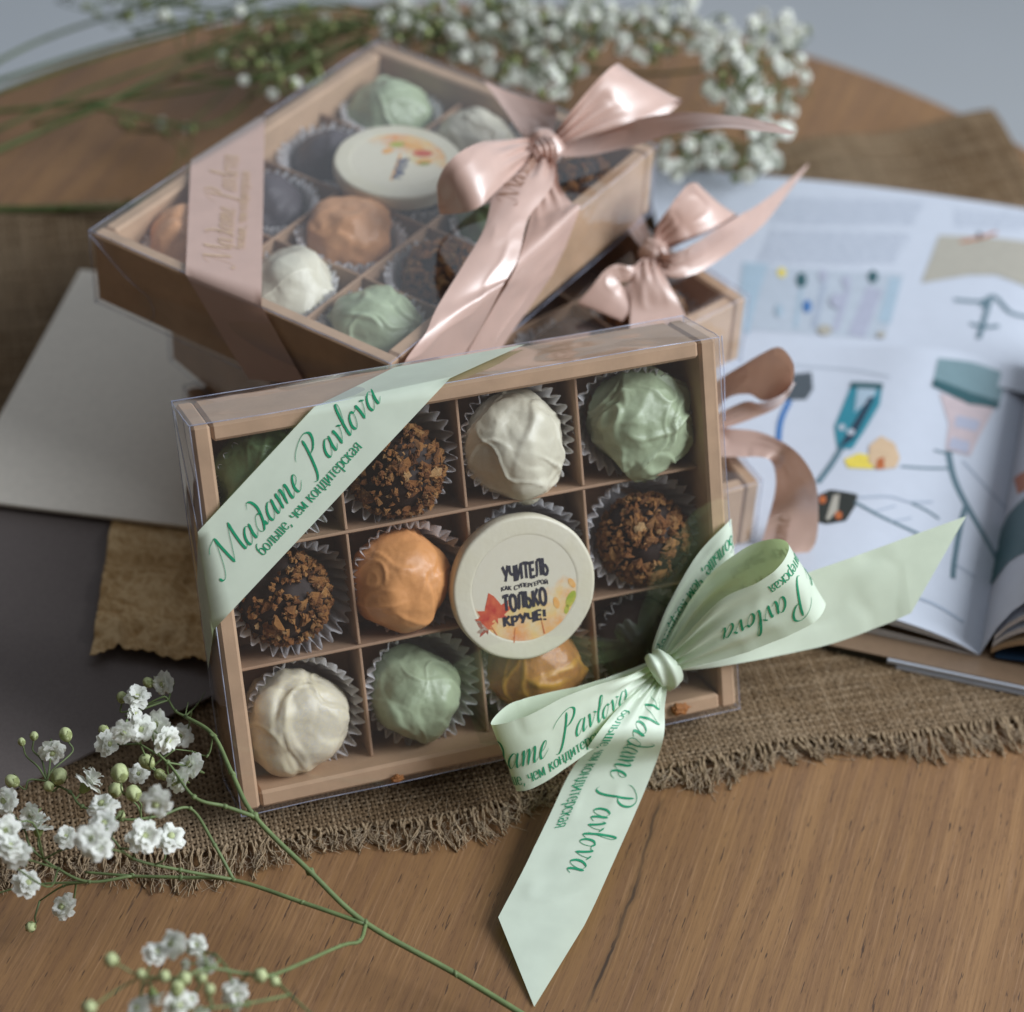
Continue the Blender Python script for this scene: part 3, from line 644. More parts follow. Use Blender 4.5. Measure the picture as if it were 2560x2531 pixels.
# hand-drawn Cyrillic pen strokes: (advance, [paths]); straight stems are two-point paths, curves have more points
_oval = [(.32, 1), (.11, .82), (.06, .5), (.11, .18), (.32, 0), (.53, .18), (.58, .5), (.53, .82), (.32, 1)]
CYR = {
 'о': (.70, [_oval]), 'с': (.64, [[(.55, .76), (.42, .96), (.3, 1), (.11, .82), (.06, .5), (.11, .18), (.3, 0), (.45, .04), (.56, .22)]]),
 'е': (.68, [[(.08, .54), (.56, .54)], [(.56, .54), (.5, .86), (.32, 1), (.11, .82), (.06, .5), (.11, .18), (.32, 0), (.56, .2)]]),
 'б': (.70, [[(.57, 1.62), (.34, 1.45), (.14, 1.15), (.07, .6), (.11, .18), (.32, 0), (.53, .18), (.58, .5), (.5, .82), (.32, .95), (.12, .78)]]),
 'л': (.72, [[(.0, .06), (.11, .1), (.21, .45), (.24, 1)], [(.24, 1), (.57, 1)], [(.57, 1), (.57, 0)]]), 'ь': (.64, [[(.12, 1), (.12, 0)], [(.12, .56), (.4, .56), (.55, .29), (.4, .01), (.12, 0)]]),
 'ш': (.92, [[(.1, 1), (.1, 0)], [(.42, 1), (.42, 0)], [(.74, 1), (.74, 0)], [(.1, 0), (.74, 0)]]), ',': (.32, [[(.12, .1), (.14, -.04), (.03, -.26)]]),
 'ч': (.68, [[(.08, 1), (.09, .68), (.22, .5), (.52, .5)], [(.52, 1), (.52, 0)]]), 'м': (.86, [[(.08, 0), (.09, 1)], [(.1, 1), (.38, .08)], [(.38, .08), (.66, 1)], [(.67, 1), (.68, 0)]]),
 'к': (.66, [[(.1, 1), (.1, 0)], [(.1, .48), (.52, 1)], [(.24, .62), (.57, 0)]]), 'н': (.70, [[(.1, 1), (.1, 0)], [(.54, 1), (.54, 0)], [(.1, .52), (.54, .52)]]),
 'д': (.76, [[(.12, 0), (.2, .4), (.23, 1)], [(.23, 1), (.55, 1)], [(.55, 1), (.55, 0)], [(.0, 0), (.68, 0)], [(.01, 0), (.01, -.27)], [(.67, 0), (.67, -.27)]]),
 'и': (.70, [[(.1, 1), (.1, 0)], [(.54, 1), (.54, 0)], [(.1, .1), (.54, .9)]]), 'т': (.62, [[(.3, 1), (.3, 0)], [(.03, 1), (.57, 1)]]),
 'р': (.68, [[(.1, 1), (.1, -.45)], [(.1, .82), (.34, 1), (.55, .78), (.55, .25), (.34, 0), (.1, .16)]]),
 'а': (.66, [[(.08, .82), (.28, 1), (.49, .8), (.5, 0)], [(.5, .58), (.2, .5), (.07, .22), (.2, 0), (.5, .24)]]),
 'я': (.68, [[(.54, 1), (.54, 0)], [(.54, 1), (.26, .98), (.12, .75), (.26, .5), (.54, .5)], [(.32, .5), (.06, 0)]]),
 'У': (.66, [[(.05, 1), (.33, .40)], [(.6, 1), (.25, 0)]]), 'Ч': (.68, [[(.1, 1), (.1, .66), (.22, .46), (.54, .46)], [(.54, 1), (.54, 0)]]),
 'И': (.72, [[(.1, 1), (.1, 0)], [(.56, 1), (.56, 0)], [(.1, .06), (.56, .94)]]), 'Т': (.62, [[(.3, 1), (.3, 0)], [(.02, .93), (.58, .93)]]),
 'Е': (.60, [[(.1, 1), (.1, 0)], [(.1, .93), (.52, .93)], [(.1, .5), (.47, .5)], [(.1, .07), (.52, .07)]]), 'Л': (.70, [[(.04, .03), (.15, .22), (.19, .93)], [(.19, .93), (.54, .93)], [(.54, 1), (.54, 0)]]),
 'Ь': (.64, [[(.1, 1), (.1, 0)], [(.1, .55), (.36, .55), (.52, .3), (.36, .06), (.1, .06)]]), 'К': (.66, [[(.1, 1), (.1, 0)], [(.1, .42), (.54, 1)], [(.22, .56), (.57, 0)]]),
 'А': (.66, [[(.05, 0), (.3, 1)], [(.3, 1), (.56, 0)], [(.14, .3), (.46, .3)]]), 'О': (.70, [_oval]), 'С': (.66, [[(.55, .76), (.42, .96), (.3, 1), (.11, .82), (.06, .5), (.11, .18), (.3, 0), (.45, .04), (.56, .22)]]),
 'П': (.68, [[(.1, 1), (.1, 0)], [(.54, 1), (.54, 0)], [(.1, .93), (.54, .93)]]), 'Р': (.62, [[(.1, 1), (.1, 0)], [(.1, .94), (.36, .94), (.52, .71), (.36, .46), (.1, .46)]]),
 'Г': (.56, [[(.1, 1), (.1, 0)], [(.1, .93), (.5, .93)]]), 'Й': (.72, [[(.1, 1), (.1, 0)], [(.56, 1), (.56, 0)], [(.1, .06), (.56, .94)], [(.2, 1.2), (.33, 1.1), (.46, 1.2)]]), '!': (.34, [[(.15, 1), (.15, .34)], [(.15, .16), (.15, 0)]]), ' ': (.42, [])}
def strokes(text, thick=.17, thin=.06, serif=.11):
    """-> vertices (x, y, tiny lift) with x-height 1, faces"""
    V = []; F = []; x = 0; lift = 0
    for ch in text:
        adv, paths = CYR[ch]; P2 = [(p, None) for p in paths]
        if serif:
            for p in paths:
                if len(p) == 2 and abs(p[0][0] - p[1][0]) < .03:
                    for q in p:
                        if q[1] in (0, 1, -.45): P2.append(([(q[0] - serif, q[1]), (q[0] + serif, q[1])], thin))
        for p, w0 in P2:
            C = crom(p, 6) if len(p) > 2 else np.array([p[0], np.add(p[0], p[1]) / 2, p[1]], float)
            D = np.gradient(C, axis=0); D /= np.linalg.norm(D, axis=1)[:, None] + 1e-9; w = thin + (thick - thin) * np.abs(D[:, 1]) ** 1.4 if w0 is None else np.full(len(C), w0)
            nx = np.stack([D[:, 1], -D[:, 0]], 1) * w[:, None] / 2; Q = np.empty((2 * len(C), 3)); Q[0::2, :2] = C + nx; Q[1::2, :2] = C - nx; Q[:, 0] += x; lift += 1; Q[:, 2] = (lift % 7) * 3e-6
            base = sum(len(q) for q in V); V.append(Q); F += [(base + 2 * i, base + 2 * i + 1, base + 2 * i + 3, base + 2 * i + 2) for i in range(len(C) - 1)]
        x += adv
    V = np.vstack(V); V[:, 0] -= V[:, 0].min(); return V, F

def blade(pts, w): return pts
def maple(cx, cy, s, a):
    pr = [(0, -.55), (.08, -.25), (.55, -.42), (.42, -.2), (.95, .0), (.72, .12), (.8, .4), (.42, .3), (.36, .48), (.2, .95 * .9), (.0, 1.1), (-.16, .8), (-.34, .5), (-.42, .32), (-.78, .45), (-.7, .15), (-.95, 0.02), (-.42, -.18), (-.5, -.42), (-.08, -.25)]
    c, d = math.cos(a), math.sin(a); return [(cx + s * (x * c - y * d), cy + s * (x * d + y * c)) for x, y in pr]
def build_medallion(F, px, hz, tx, ty, spin, label, kind):
    q = seen(F, px[0], px[1], hz)
    M = F.M() @ T((q[0], q[1], hz)) @ Matrix.Rotation(tx, 4, 'X') @ Matrix.Rotation(ty, 4, 'Y') @ Matrix.Rotation(spin, 4, 'Z')
    t = empty('chocolate_medallion', M, label, 'medallion', 'printed chocolate medallions')
    n = 96; R = .0281; prof = [(0, -.0075), (R - .0012, -.0075), (R - .0002, -.0066), (R, -.004), (R, -.0012), (R - .0004, -.0003), (R - .0010, -.00005), (R - .0015, 0), (.0216, 0), (.0208, 0), (.0206, -.00012), (.0200, -.00012)]
    V = []; F_ = []
    for k, (r, z) in enumerate(prof[1:]):
        for i in range(n):
            a = 2 * math.pi * i / n; w = 1 + .004 * math.sin(3 * a + 1) + .003 * math.sin(11 * a)
            V.append((r * w * math.cos(a), r * w * math.sin(a), z + .00012 * math.sin(5 * a + k)))
    m = len(prof) - 1
    for k in range(m - 1): F_ += [(k * n + i, k * n + (i + 1) % n, (k + 1) * n + (i + 1) % n, (k + 1) * n + i) for i in range(n)]
    F_.append(tuple(range(n - 1, -1, -1)))
    for q in range(len(V)): V[q] = (V[q][0], V[q][1], V[q][2] - (.00012 * math.sin(5 * 2 * math.pi * (q % n) / n + q // n) if q // n > 3 else 0))
    mesh_obj('disc', V, F_, C_MEDAL, t, smooth=[True] * (len(F_) - 1) + [False])
    b = MB(); r = .0206; b.add([(r * math.cos(2 * math.pi * i / n), r * math.sin(2 * math.pi * i / n), -.00006) for i in range(n)], [tuple(range(n))], 0)
    mats = [m_medal(kind), INK, MAPLE, LEAF_OR, LEAF_GR, STALK, INK_BLUE]; z1, z2 = .00002, .00009
    def poly(pts, mi, z=z1): b.add([(x, y, z) for x, y in pts] + [(sum(p[0] for p in pts) / len(pts), sum(p[1] for p in pts) / len(pts), z)], [(i, (i + 1) % len(pts), len(pts)) for i in range(len(pts))], mi)
    def words(text, x, y, w, h, mi, bold=.2, sk=0.0, z=z2):
        P, Fc = strokes(text, bold, bold * .82, 0); lo = P[:, :2].min(0); hi = P[:, :2].max(0)
        q = (P[:, :2] - lo) / (hi - lo); X = x + q[:, 0] * w; Y = y + q[:, 1] * h * (1 + sk * (q[:, 0] - .5)) + .00030 * np.sin(q[:, 0] * 17)
        b.add(np.stack([X, Y, z + P[:, 2]], 1), Fc, mi)
    if kind == 'front':
        s = 0.0281 / 898.0                                  # print laid out on an 898-unit radius
        def u(x, y): a = (x - 728) * s; b_ = (1008 - y) * s; return (a * .9806 + b_ * .196, -a * .196 + b_ * .9806)       # undo the tilt of the box
        poly(maple(*u(385, 1335), 255 * s, .2), 2); poly(maple(*u(300, 1490), 165 * s, .9), 2, z1 - .00002)
        for (x, y, rr, a_, mi) in ((1320, 930, 70, .5, 3), (1150, 1180, 75, .2, 3), (1330, 1130, 110, -.5, 4), (1290, 1260, 60, -.3, 4)):
            c = u(x, y); poly([(c[0] + rr * s * (.5 * math.cos(t) * math.cos(a_) - math.sin(t) * math.sin(a_)), c[1] + rr * s * (.5 * math.cos(t) * math.sin(a_) + math.sin(t) * math.cos(a_))) for t in np.linspace(0, 2 * math.pi, 14, endpoint=False)], mi)
        for (x0, y0, x1, y1) in ((665, 1690, 660, 1500), (1040, 1570, 960, 1330), (440, 1600, 330, 1450)):
            p, q2 = u(x0, y0), u(x1, y1); w = 8 * s; poly([(p[0] - w, p[1]), (p[0] + w, p[1]), (q2[0] + w * .3, q2[1]), (q2[0] - w * .3, q2[1])], 5, z1 + .00003)
        def line(text, x0, y0, w, h, **k): c = u(x0, y0); words(text, c[0], c[1], w * s, h * s, 1, **k)
        line('УЧИТЕЛЬ', 445, 958, 590, 225, bold=.24, sk=.12); line('КАК СУПЕРГЕРОЙ', 440, 1062, 590, 72, bold=.19)
        line('ТОЛЬКО', 498, 1328, 560, 245, bold=.25, sk=.05); line('КРУЧЕ!', 512, 1505, 545, 145, bold=.24, sk=.1)
    else:
        words('Учитель', -.0145, -.0045, .017, .0048, 6, bold=.2)
        poly([(-.0155, -.0005), (.0055, -.0005), (.0055, .0006), (-.0155, .0006)], 3)
        for (x, y, rr, a_, mi) in ((.002, -.011, .0040, .6, 3), (.0005, -.0112, .0026, .4, 4), (.012, .003, .0035, .4, 4), (.013, -.004, .0050, -.3, 3), (.008, -.009, .0045, .2, 2), (.006, .006, .003, .9, 3)):
            poly([(x + rr * (.6 * math.cos(t) * math.cos(a_) - math.sin(t) * math.sin(a_)), y + rr * (.6 * math.cos(t) * math.sin(a_) + math.sin(t) * math.cos(a_))) for t in np.linspace(0, 2 * math.pi, 14, endpoint=False)], mi)
    b.build('print', mats, t)
C_MEDAL = m_choc('medallion_chocolate', (0.73, 0.69, 0.545), (0.70, 0.655, 0.49), 0.4)
build_medallion(F1, (990, 1110), 0.0335, math.radians(-4), 0, math.radians(-1), 'round cream medallion lettered in dark Russian capitals over autumn leaves', 'front')
build_medallion(F2, (752, 303), 0.0335, math.radians(2), math.radians(-1), math.radians(24), 'round cream medallion with small blue word and leaves in the top box', 'top')

# two stuck crumbs on the lower rim of the leaning box
for k, (u_, v_, lab) in enumerate([(750, 1469, 'small caramel crumb stuck on the lower rim under the green truffle'), (1283, 1338, 'larger caramel crumb stuck on the rim near the green bow tail')]):
    p = F1.front(u_, v_, .0) if False else F1.on(u_, v_, .0004)
    rs2 = np.random.RandomState(k); Vc = ICO3[0] * (1 + .35 * fbm(ICO3[0] * 2.5 + k, k, 3))[:, None]
    o = mesh_obj('caramel_crumb', Vc * (.0022 if k == 0 else .0034) * np.array([1, .7, .35]), ICO3[1], FLAKE, smooth=True, attrs={'tone': np.full(len(Vc), .36)})
    m = F1.M(); m.translation = Vector(p); o.matrix_world = m; tag(o, lab, 'crumb', 'caramel crumbs')

# ------------------------------------------------------------------ ribbons
class Strip:
    """ribbon surface through cross-sections (left edge, right edge, bulge, pleat)"""
    def __init__(s, secs, n=10, m=20, sharp=False, npl=3.2):
        L = np.array([q[0] for q in secs], float); R = np.array([q[1] for q in secs], float)
        B = np.array([[q[2] if len(q) > 2 else 0, q[3] if len(q) > 3 else 0] for q in secs], float)
        if sharp:
            def lin(P): return np.vstack([P[i] * (1 - t) + P[i + 1] * t for i in range(len(P) - 1) for t in np.linspace(0, 1, n, endpoint=False)] + [P[-1]])
            L, R, B = lin(L), lin(R), lin(B)
        else: L, R, B = crom(L, n), crom(R, n), crom(B, n)
        k = len(L); t = np.linspace(0, 1, m + 1)
        P = L[:, None, :] * (1 - t)[None, :, None] + R[:, None, :] * t[None, :, None]
        mid = (L + R) / 2; Tn = np.gradient(mid, axis=0); W = R - L; N = np.cross(Tn, W); N /= np.linalg.norm(N, axis=1)[:, None] + 1e-12
        off = B[:, 0][:, None] * (4 * t * (1 - t))[None] + B[:, 1][:, None] * np.sin(2 * math.pi * npl * t)[None]
        if not sharp:                                          # small soft creases of handled satin
            ar = np.concatenate([[0], np.cumsum(np.linalg.norm(np.diff(mid, axis=0), axis=1))]); g = np.stack([np.repeat(ar * 75, m + 1), np.tile(t * 2.2, k), np.full(k * (m + 1), float(L[0].sum() * 50))], 1)
            cr = noise(g, 77); off = off + (.00055 * (1 - np.abs(cr)) ** 4 + .00030 * noise(g * [.6, 1.5, 1], 78)).reshape(k, m + 1) * (np.minimum(1, np.linalg.norm(W, axis=1) / .012) * np.clip((ar[-1] - ar) / .012, 0, 1))[:, None]
        s.P = P + N[:, None, :] * off[:, :, None]; s.k, s.m = k, m
        s.s = np.concatenate([[0], np.cumsum(np.linalg.norm(np.diff(mid, axis=0), axis=1))])
        du = np.gradient(s.P, axis=0); dv = np.gradient(s.P, axis=1); Nn = np.cross(du, dv); Nn /= np.linalg.norm(Nn, axis=2)[:, :, None] + 1e-12
        s.N = Nn; s.width = float(np.median(np.linalg.norm(W, axis=1)))
    def mesh(s, b, mi=0):
        k, m = s.k, s.m + 1
        F = [(i * m + j, i * m + j + 1, (i + 1) * m + j + 1, (i + 1) * m + j) for i in range(k - 1) for j in range(m - 1)]
        b.add(s.P.reshape(-1, 3), F, mi, True)
    def ev(s, ss, tt, off, side):
        ss = np.clip(ss, 0, s.s[-1] - 1e-9); i = np.clip(np.searchsorted(s.s, ss, 'right') - 1, 0, s.k - 2)
        a = (ss - s.s[i]) / (s.s[i + 1] - s.s[i] + 1e-12); q = np.clip(tt, 0, 1) * s.m; j = np.clip(q.astype(int), 0, s.m - 1); c = q - j
        def bl(A): return (A[i, j] * ((1 - a) * (1 - c))[:, None] + A[i + 1, j] * (a * (1 - c))[:, None] + A[i, j + 1] * ((1 - a) * c)[:, None] + A[i + 1, j + 1] * (a * c)[:, None])
        return bl(s.P) + bl(s.N) * (np.asarray(off) * side).reshape(-1, 1)
    def side(s, ss, tt):
        p = s.ev(np.array([ss]), np.array([tt]), 0, 1); q = s.ev(np.array([ss]), np.array([tt]), 1, 1)
        return 1 if (CAM - p[0]) @ (q[0] - p[0]) > 0 else -1
    def text(s, b, V, F, s0, t0, ds, dt, mi, off=.00022, side=None):
        """V: text plane (x along writing, y up) in metres; x -> s0 + ds*x, y -> t0 + dt*y / width"""
        ss = s0 + ds * V[:, 0]; tt = t0 + dt * V[:, 1] / s.width
        ok = (ss > 0) & (ss < s.s[-1]) & (tt > 0.0) & (tt < 1.0)
        sd = side if side is not None else s.side(float(np.clip(np.median(ss), 0, s.s[-1])), float(np.clip(np.median(tt), .05, .95)))
        P = s.ev(ss, tt, off + V[:, 2], sd)
        G = [f for f in F if all(ok[q] for q in f)]
        if G: b.add(P, G, mi, False)

GLYPH = {   # pen paths, x-height 1
 'M': (1.95, [[(-.62, .02), (-.50, -.22), (-.25, -.2), (.02, .3), (.26, 1.15), (.42, 1.95)], [(.42, 1.95), (.5, 1.3), (.62, .6), (.74, 0)], [(.74, 0), (1.05, .7), (1.35, 1.45), (1.62, 2.0)], [(1.62, 2.0), (1.6, 1.4), (1.64, .6), (1.74, .08), (1.95, .2)], [(-.35, 1.45), (-.1, 1.75), (.42, 1.95)]]),
 'P': (1.3, [[(.50, 2.0), (.50, 1.5), (.42, .7), (.28, -.05), (.06, -.38), (-.16, -.28)], [(-.5, 1.35), (-.32, 1.68), (.2, 2.05), (.75, 2.2), (1.10, 1.98), (1.08, 1.55), (.82, 1.18), (.52, 1.05)]]),
 'a': (.98, [[(.62, .86), (.42, 1.0), (.16, .72), (.06, .3), (.18, 0.0), (.4, .15), (.6, .6), (.7, 1.0)], [(.7, 1.0), (.64, .35), (.72, 0.02), (.98, .28)]]),
 'd': (.95, [[(.08, 1.62), (.26, 1.92), (.52, 1.75), (.68, 1.25), (.6, .55), (.36, .02), (.12, .1), (.06, .45), (.26, .9), (.5, .98), (.66, .8)], [(.6, .4), (.72, .1), (.95, .28)]]),
 'm': (1.25, [[(0, .75), (.1, 1.0), (.12, .5), (.1, 0)], [(.1, .05), (.26, .7), (.42, 1.0), (.5, .75), (.46, 0)], [(.46, .05), (.64, .7), (.82, 1.0), (.9, .75), (.88, .2), (.98, .0), (1.22, .28)]]),
 'e': (.68, [[(.06, .42), (.3, .52), (.46, .78), (.38, 1.0), (.18, .8), (.06, .35), (.18, .0), (.4, .08), (.66, .4)]]),
 'v': (.74, [[(.0, .8), (.1, 1.0), (.2, .6), (.24, .02)], [(.24, .02), (.48, .45), (.6, .95), (.5, 1.0), (.74, .85)]]),
 'l': (.48, [[(.0, .2), (.28, 1.05), (.42, 1.75), (.32, 1.98), (.2, 1.6), (.14, .5), (.2, .0), (.48, .3)]]),
 'o': (.74, [[(.4, .98), (.16, .75), (.06, .3), (.2, 0), (.42, .22), (.52, .7), (.4, .98)], [(.4, .98), (.55, .8), (.74, .85)]]),
 ' ': (.75, [])}
def lifts(n, F):
    z = np.zeros((n, 1)); k = 0; last = -1
    for f in F:                                                # every pen stroke a few microns above the one before
        if f[0] > last + 2: k += 1
        for q in f: z[q] = (k % 7) * 3e-6
        last = f[0]
    return z
def script(text, length, slant=.30, thick=.155, thin=.035):
    V = []; F = []; x = 0.75
    for ch in text:
        adv, paths = GLYPH[ch]
        for p in paths:
            C = crom(p, 9); D = np.gradient(C, axis=0); D /= np.linalg.norm(D, axis=1)[:, None] + 1e-9
            w = thin + (thick - thin) * np.clip(-D[:, 1], 0, 1) ** 1.3
            tp = np.linspace(0, 1, len(C)); w = w * np.clip(np.minimum(tp, 1 - tp) * 9 + .35, 0, 1)
            nx = np.stack([D[:, 1], -D[:, 0]], 1); a = C + nx * w[:, None] / 2; c = C - nx * w[:, None] / 2
            base = sum(len(q) for q in V); k = len(C)
            Q = np.empty((2 * k, 2)); Q[0::2] = a; Q[1::2] = c; Q[:, 0] += x; Q[:, 0] += Q[:, 1] * slant; V.append(Q)
            F += [(base + 2 * i, base + 2 * i + 1, base + 2 * i + 3, base + 2 * i + 2) for i in range(k - 1)]
        x += adv
    V = np.vstack(V); V[:, 0] -= V[:, 0].min(); V *= length / V[:, 0].max(); return np.hstack([V, lifts(len(V), F)]), F
def small(text, length, h):
    P, F = strokes(text, .145, .055, .09); P[:, 0] *= length / P[:, 0].max(); P[:, 1] *= h
    return P, F
SUB = 'больше, чем кондитерская'
def obj_at(b, name, mats, parent, o):
    c = np.array(o); b.V = [v - c for v in b.V]; return b.build(name, mats, parent)

def knot(b, c, ax, up, nrm, ra, rb, rc, seed, mi=0):
    """small wrapped knot: wrinkled rounded lump"""
    P = ICO3[0]; rs = np.random.RandomState(seed)
    r = 1 + .10 * np.sin(P @ (rs.randn(3) * 5) + 1) * (1 - P[:, 2] ** 2) + .07 * noise(P * 3, seed)
    band = np.abs(np.sin(2.6 * P[:, 1] + 1.1 * P[:, 0] + .5)) ** .7 * .13
    Q = P * (r + band)[:, None]
    V = np.array(c) + Q[:, :1] * np.array(ax) * ra + Q[:, 1:2] * np.array(up) * rb + Q[:, 2:] * np.array(nrm) * rc
    b.add(V, [tuple(f) for f in ICO3[1]], mi, True)

# --- mint ribbon on the leaning box
def mint():
    f = F1.on; kc = f(1243, 1256, .008)
    t = empty('gift_ribbon', T(kc), 'mint green satin ribbon with green lettering, tied in a bow on the leaning box', 'ribbon', 'satin ribbons tied round the boxes')
    # diagonal band over the upper left corner: side, face, top
    b = MB(); h = .0007
    secs = [(F1.left(372, 1100, .0012), F1.left(393, 1262, .0012)), (f(373, 1004, h), f(403, 1189, h)), (f(593, 768, h), f(849, 714, h)), (F1.top(745, 693, .0012), F1.top(990, 650, .0012))]
    st = Strip(secs, 12, 10, sharp=True); st.mesh(b)
    # lettering lies flat on the face part
    o = f(441, 1063, h); e = f(703, 775, h) - o; e /= np.linalg.norm(e); n = F1.Z; up = np.cross(n, e)
    def flat(V, F_, org, off=.00025): b.add(org + V[:, :1] * e + V[:, 1:2] * up + n * (off + V[:, 2:]), F_, 1)
    V, F_ = script('Madame Pavlova', np.linalg.norm(f(705, 762, h) - f(396, 1105, h))); flat(V, F_, f(413, 1094, h))
    V, F_ = small(SUB, np.linalg.norm(f(686, 849, h) - f(496, 1051, h)), .0031); flat(V, F_, f(497, 1049, h))
    obj_at(b, 'band', [MINT, GREEN_INK], t, kc)
    # narrow band from the right edge to the knot, and on down under the tail
    b = MB()
    st = Strip([(F1.w(BL + .0015, 0, 0) * 0 + f(1378, 978, -.012), f(1384, 1058, -.012)), (f(1374, 986, .001), f(1381, 1062, .001)), (f(1318, 1044, .0016), f(1352, 1105, .0016), .001), (f(1266, 1130, .003), f(1304, 1165, .003), .001, .0005), (f(1232, 1215, .006), f(1262, 1225, .006), .001, .001), (f(1234, 1250, .008), f(1256, 1250, .008), 0, .001)], 10)
    st.mesh(b); V, F_ = small(SUB, .062, .0034); st.text(b, V, F_, .0135, .34, 1, 1, 1)
    st2 = Strip([(f(1236, 1262, .008), f(1252, 1262, .008), 0, .001), (f(1195, 1320, .004), f(1240, 1345, .004), .001, .0006), (f(1130, 1395, .001), f(1215, 1380, .001)), (f(1120, 1410, -.010), f(1200, 1392, -.010))], 8)
    st2.mesh(b); obj_at(b, 'band', [MINT, GREEN_INK], t, kc)
    # right loop
    b = MB()
    R_ = [((1240, 1240, .006), (1252, 1268, .006), 0, .001), ((1324, 1104, .008), (1372, 1204, .007), .002, .001), ((1395, 1042, .012), (1462, 1168, .011)), ((1455, 1019, .019), (1532, 1152, .018)), ((1487, 1028, .030), (1557, 1138, .029)), ((1475, 1062, .037), (1545, 1166, .036)), ((1430, 1098, .036), (1500, 1193, .035)), ((1358, 1133, .029), (1392, 1234, .027), .0015, .0008), ((1288, 1205, .019), (1300, 1256, .018), .002, .0016), ((1247, 1249, .012), (1254, 1268, .012), 0, .001)]
    st = Strip([(f(*q[0]), f(*q[1]), *(q[2:])) for q in R_], 10); st.mesh(b)
    V, F_ = script('Madame Pavlova', .084); sd = st.side(st.s[62], .5); st.text(b, V, F_, st.s[40] - .0400, .40, 1, 1, 1, side=sd); V, F_ = small(SUB, .052, .0031); st.text(b, V, F_, st.s[40] - .0330, .14, 1, 1, 1, side=sd)
    obj_at(b, 'loop', [MINT, GREEN_INK], t, kc)
    # left loop
    b = MB()
    R_ = [((1232, 1246, .006), (1240, 1268, .006), 0, .001), ((1180, 1266, .006), (1205, 1320, .005), .002, .001), ((1101, 1291, .008), (1120, 1395, .006)), ((1030, 1307, .012), (1060, 1430, .009)), ((962, 1328, .018), (1000, 1462, .014)), ((926, 1367, .028), (973, 1492, .022)), ((985, 1356, .033), (1016, 1484, .027)), ((1066, 1316, .031), (1095, 1432, .026)), ((1140, 1289, .026), (1165, 1378, .022), .001), ((1205, 1268, .019), (1218, 1310, .016), .0015, .0014), ((1236, 1250, .012), (1242, 1270, .012), 0, .001)]
    st = Strip([(f(*q[0]), f(*q[1]), *(q[2:])) for q in R_], 10); st.mesh(b)
    V, F_ = script('Madame Pavlova', .084); st.text(b, V, F_, st.s[50] - .0260, .66, 1, -1, 1); V, F_ = small(SUB, .054, .0032); st.text(b, V, F_, st.s[50] - .0095, .90, 1, -1, 1)
    obj_at(b, 'loop', [MINT, GREEN_INK], t, kc)
    # tail to the lower end, resting on the table
    b = MB()
    S = [(f(1236, 1258, .010), f(1252, 1262, .010), 0, .001), (f(1222, 1284, .012), f(1256, 1292, .012), .001, .0012), (f(1172, 1330, .020), f(1252, 1338, .019), .001, .0006), (f(1121, 1391, .028), f(1251, 1392, .026)), (at(1077, 1455, .0185), at(1237, 1440, .021)), (at(1031, 1551, .0125), at(1204, 1522, .0135)), (at(988, 1640, .0088), at(1160, 1622, .0088)), (at(958, 1697, .0062), at(1125, 1700, .0055)), (at(940, 1731, .0050), at(1102, 1747, .0040))]
    st = Strip(S, 10); st.mesh(b)
    # slanted end
    tip = at(1008, 1900, .0008); L0, R0 = S[-1][0], S[-1][1]; k = 8; V = []
    for i in range(k + 1):
        a = i / k; l = L0 * (1 - a) + tip * a; r = R0 * (1 - a) + tip * a
        for j in range(7): V.append(l + (r - l) * j / 6 )
    b.add(V, [(i * 7 + j, i * 7 + j + 1, (i + 1) * 7 + j + 1, (i + 1) * 7 + j) for i in range(k) for j in range(6)], 0, True)
    V, F_ = script('Madame Pavlova', .093); st.text(b, V, F_, .0085, .50, 1, 1, 1); V, F_ = small(SUB, .056, .0033); st.text(b, V, F_, .0215, .135, 1, 1, 1)
    obj_at(b, 'tail', [MINT, GREEN_INK], t, kc)
    # tail to the right, standing clear of the magazine
    b = MB()
    S = [(f(1250, 1243, .006), f(1254, 1266, .006), 0, .001), (f(1300, 1205, .004), f(1310, 1266, .005), .001, .001), (f(1395, 1136, .003), f(1400, 1251, .004), .001), (f(1530, 1080, .003), f(1555, 1219, .004), .001), (f(1640, 1041, .004), f(1665, 1181, .006)), (f(1700, 1018, .005), f(1719, 1157, .008))]
    st = Strip(S, 10); st.mesh(b); L0, R0 = S[-1][0], S[-1][1]; tip = f(1823, 974, .008); k = 8; V = []
    for i in range(k + 1):
        a = i / k; l = L0 * (1 - a) + tip * a; r = R0 * (1 - a) + tip * a
        for j in range(7): V.append(l + (r - l) * j / 6)
    b.add(V, [(i * 7 + j, i * 7 + j + 1, (i + 1) * 7 + j + 1, (i + 1) * 7 + j) for i in range(k) for j in range(6)], 0, True)
    obj_at(b, 'tail', [MINT, GREEN_INK], t, kc)
    b = MB(); knot(b, f(1246, 1258, .0115), F1.X * .85 - F1.Y * .5, F1.X * .5 + F1.Y * .85, F1.Z, .0044, .0052, .0042, 4)
    # the turn of ribbon folded over the middle, in three soft tucks
    S = [(f(1216, 1243, .008), f(1247, 1230, .010), .001, .0004), (f(1218, 1249, .0165), f(1262, 1234, .0175), .0022, .0007), (f(1224, 1262, .0190), f(1284, 1258, .0190), .0026, .0008), (f(1238, 1283, .0165), f(1289, 1283, .0160), .0018, .0006), (f(1250, 1298, .009), f(1270, 1300, .009), .001, .0003)]
    Strip(S, 8, 18, npl=1.8).mesh(b); obj_at(b, 'knot', [MINT], t, kc)
mint()

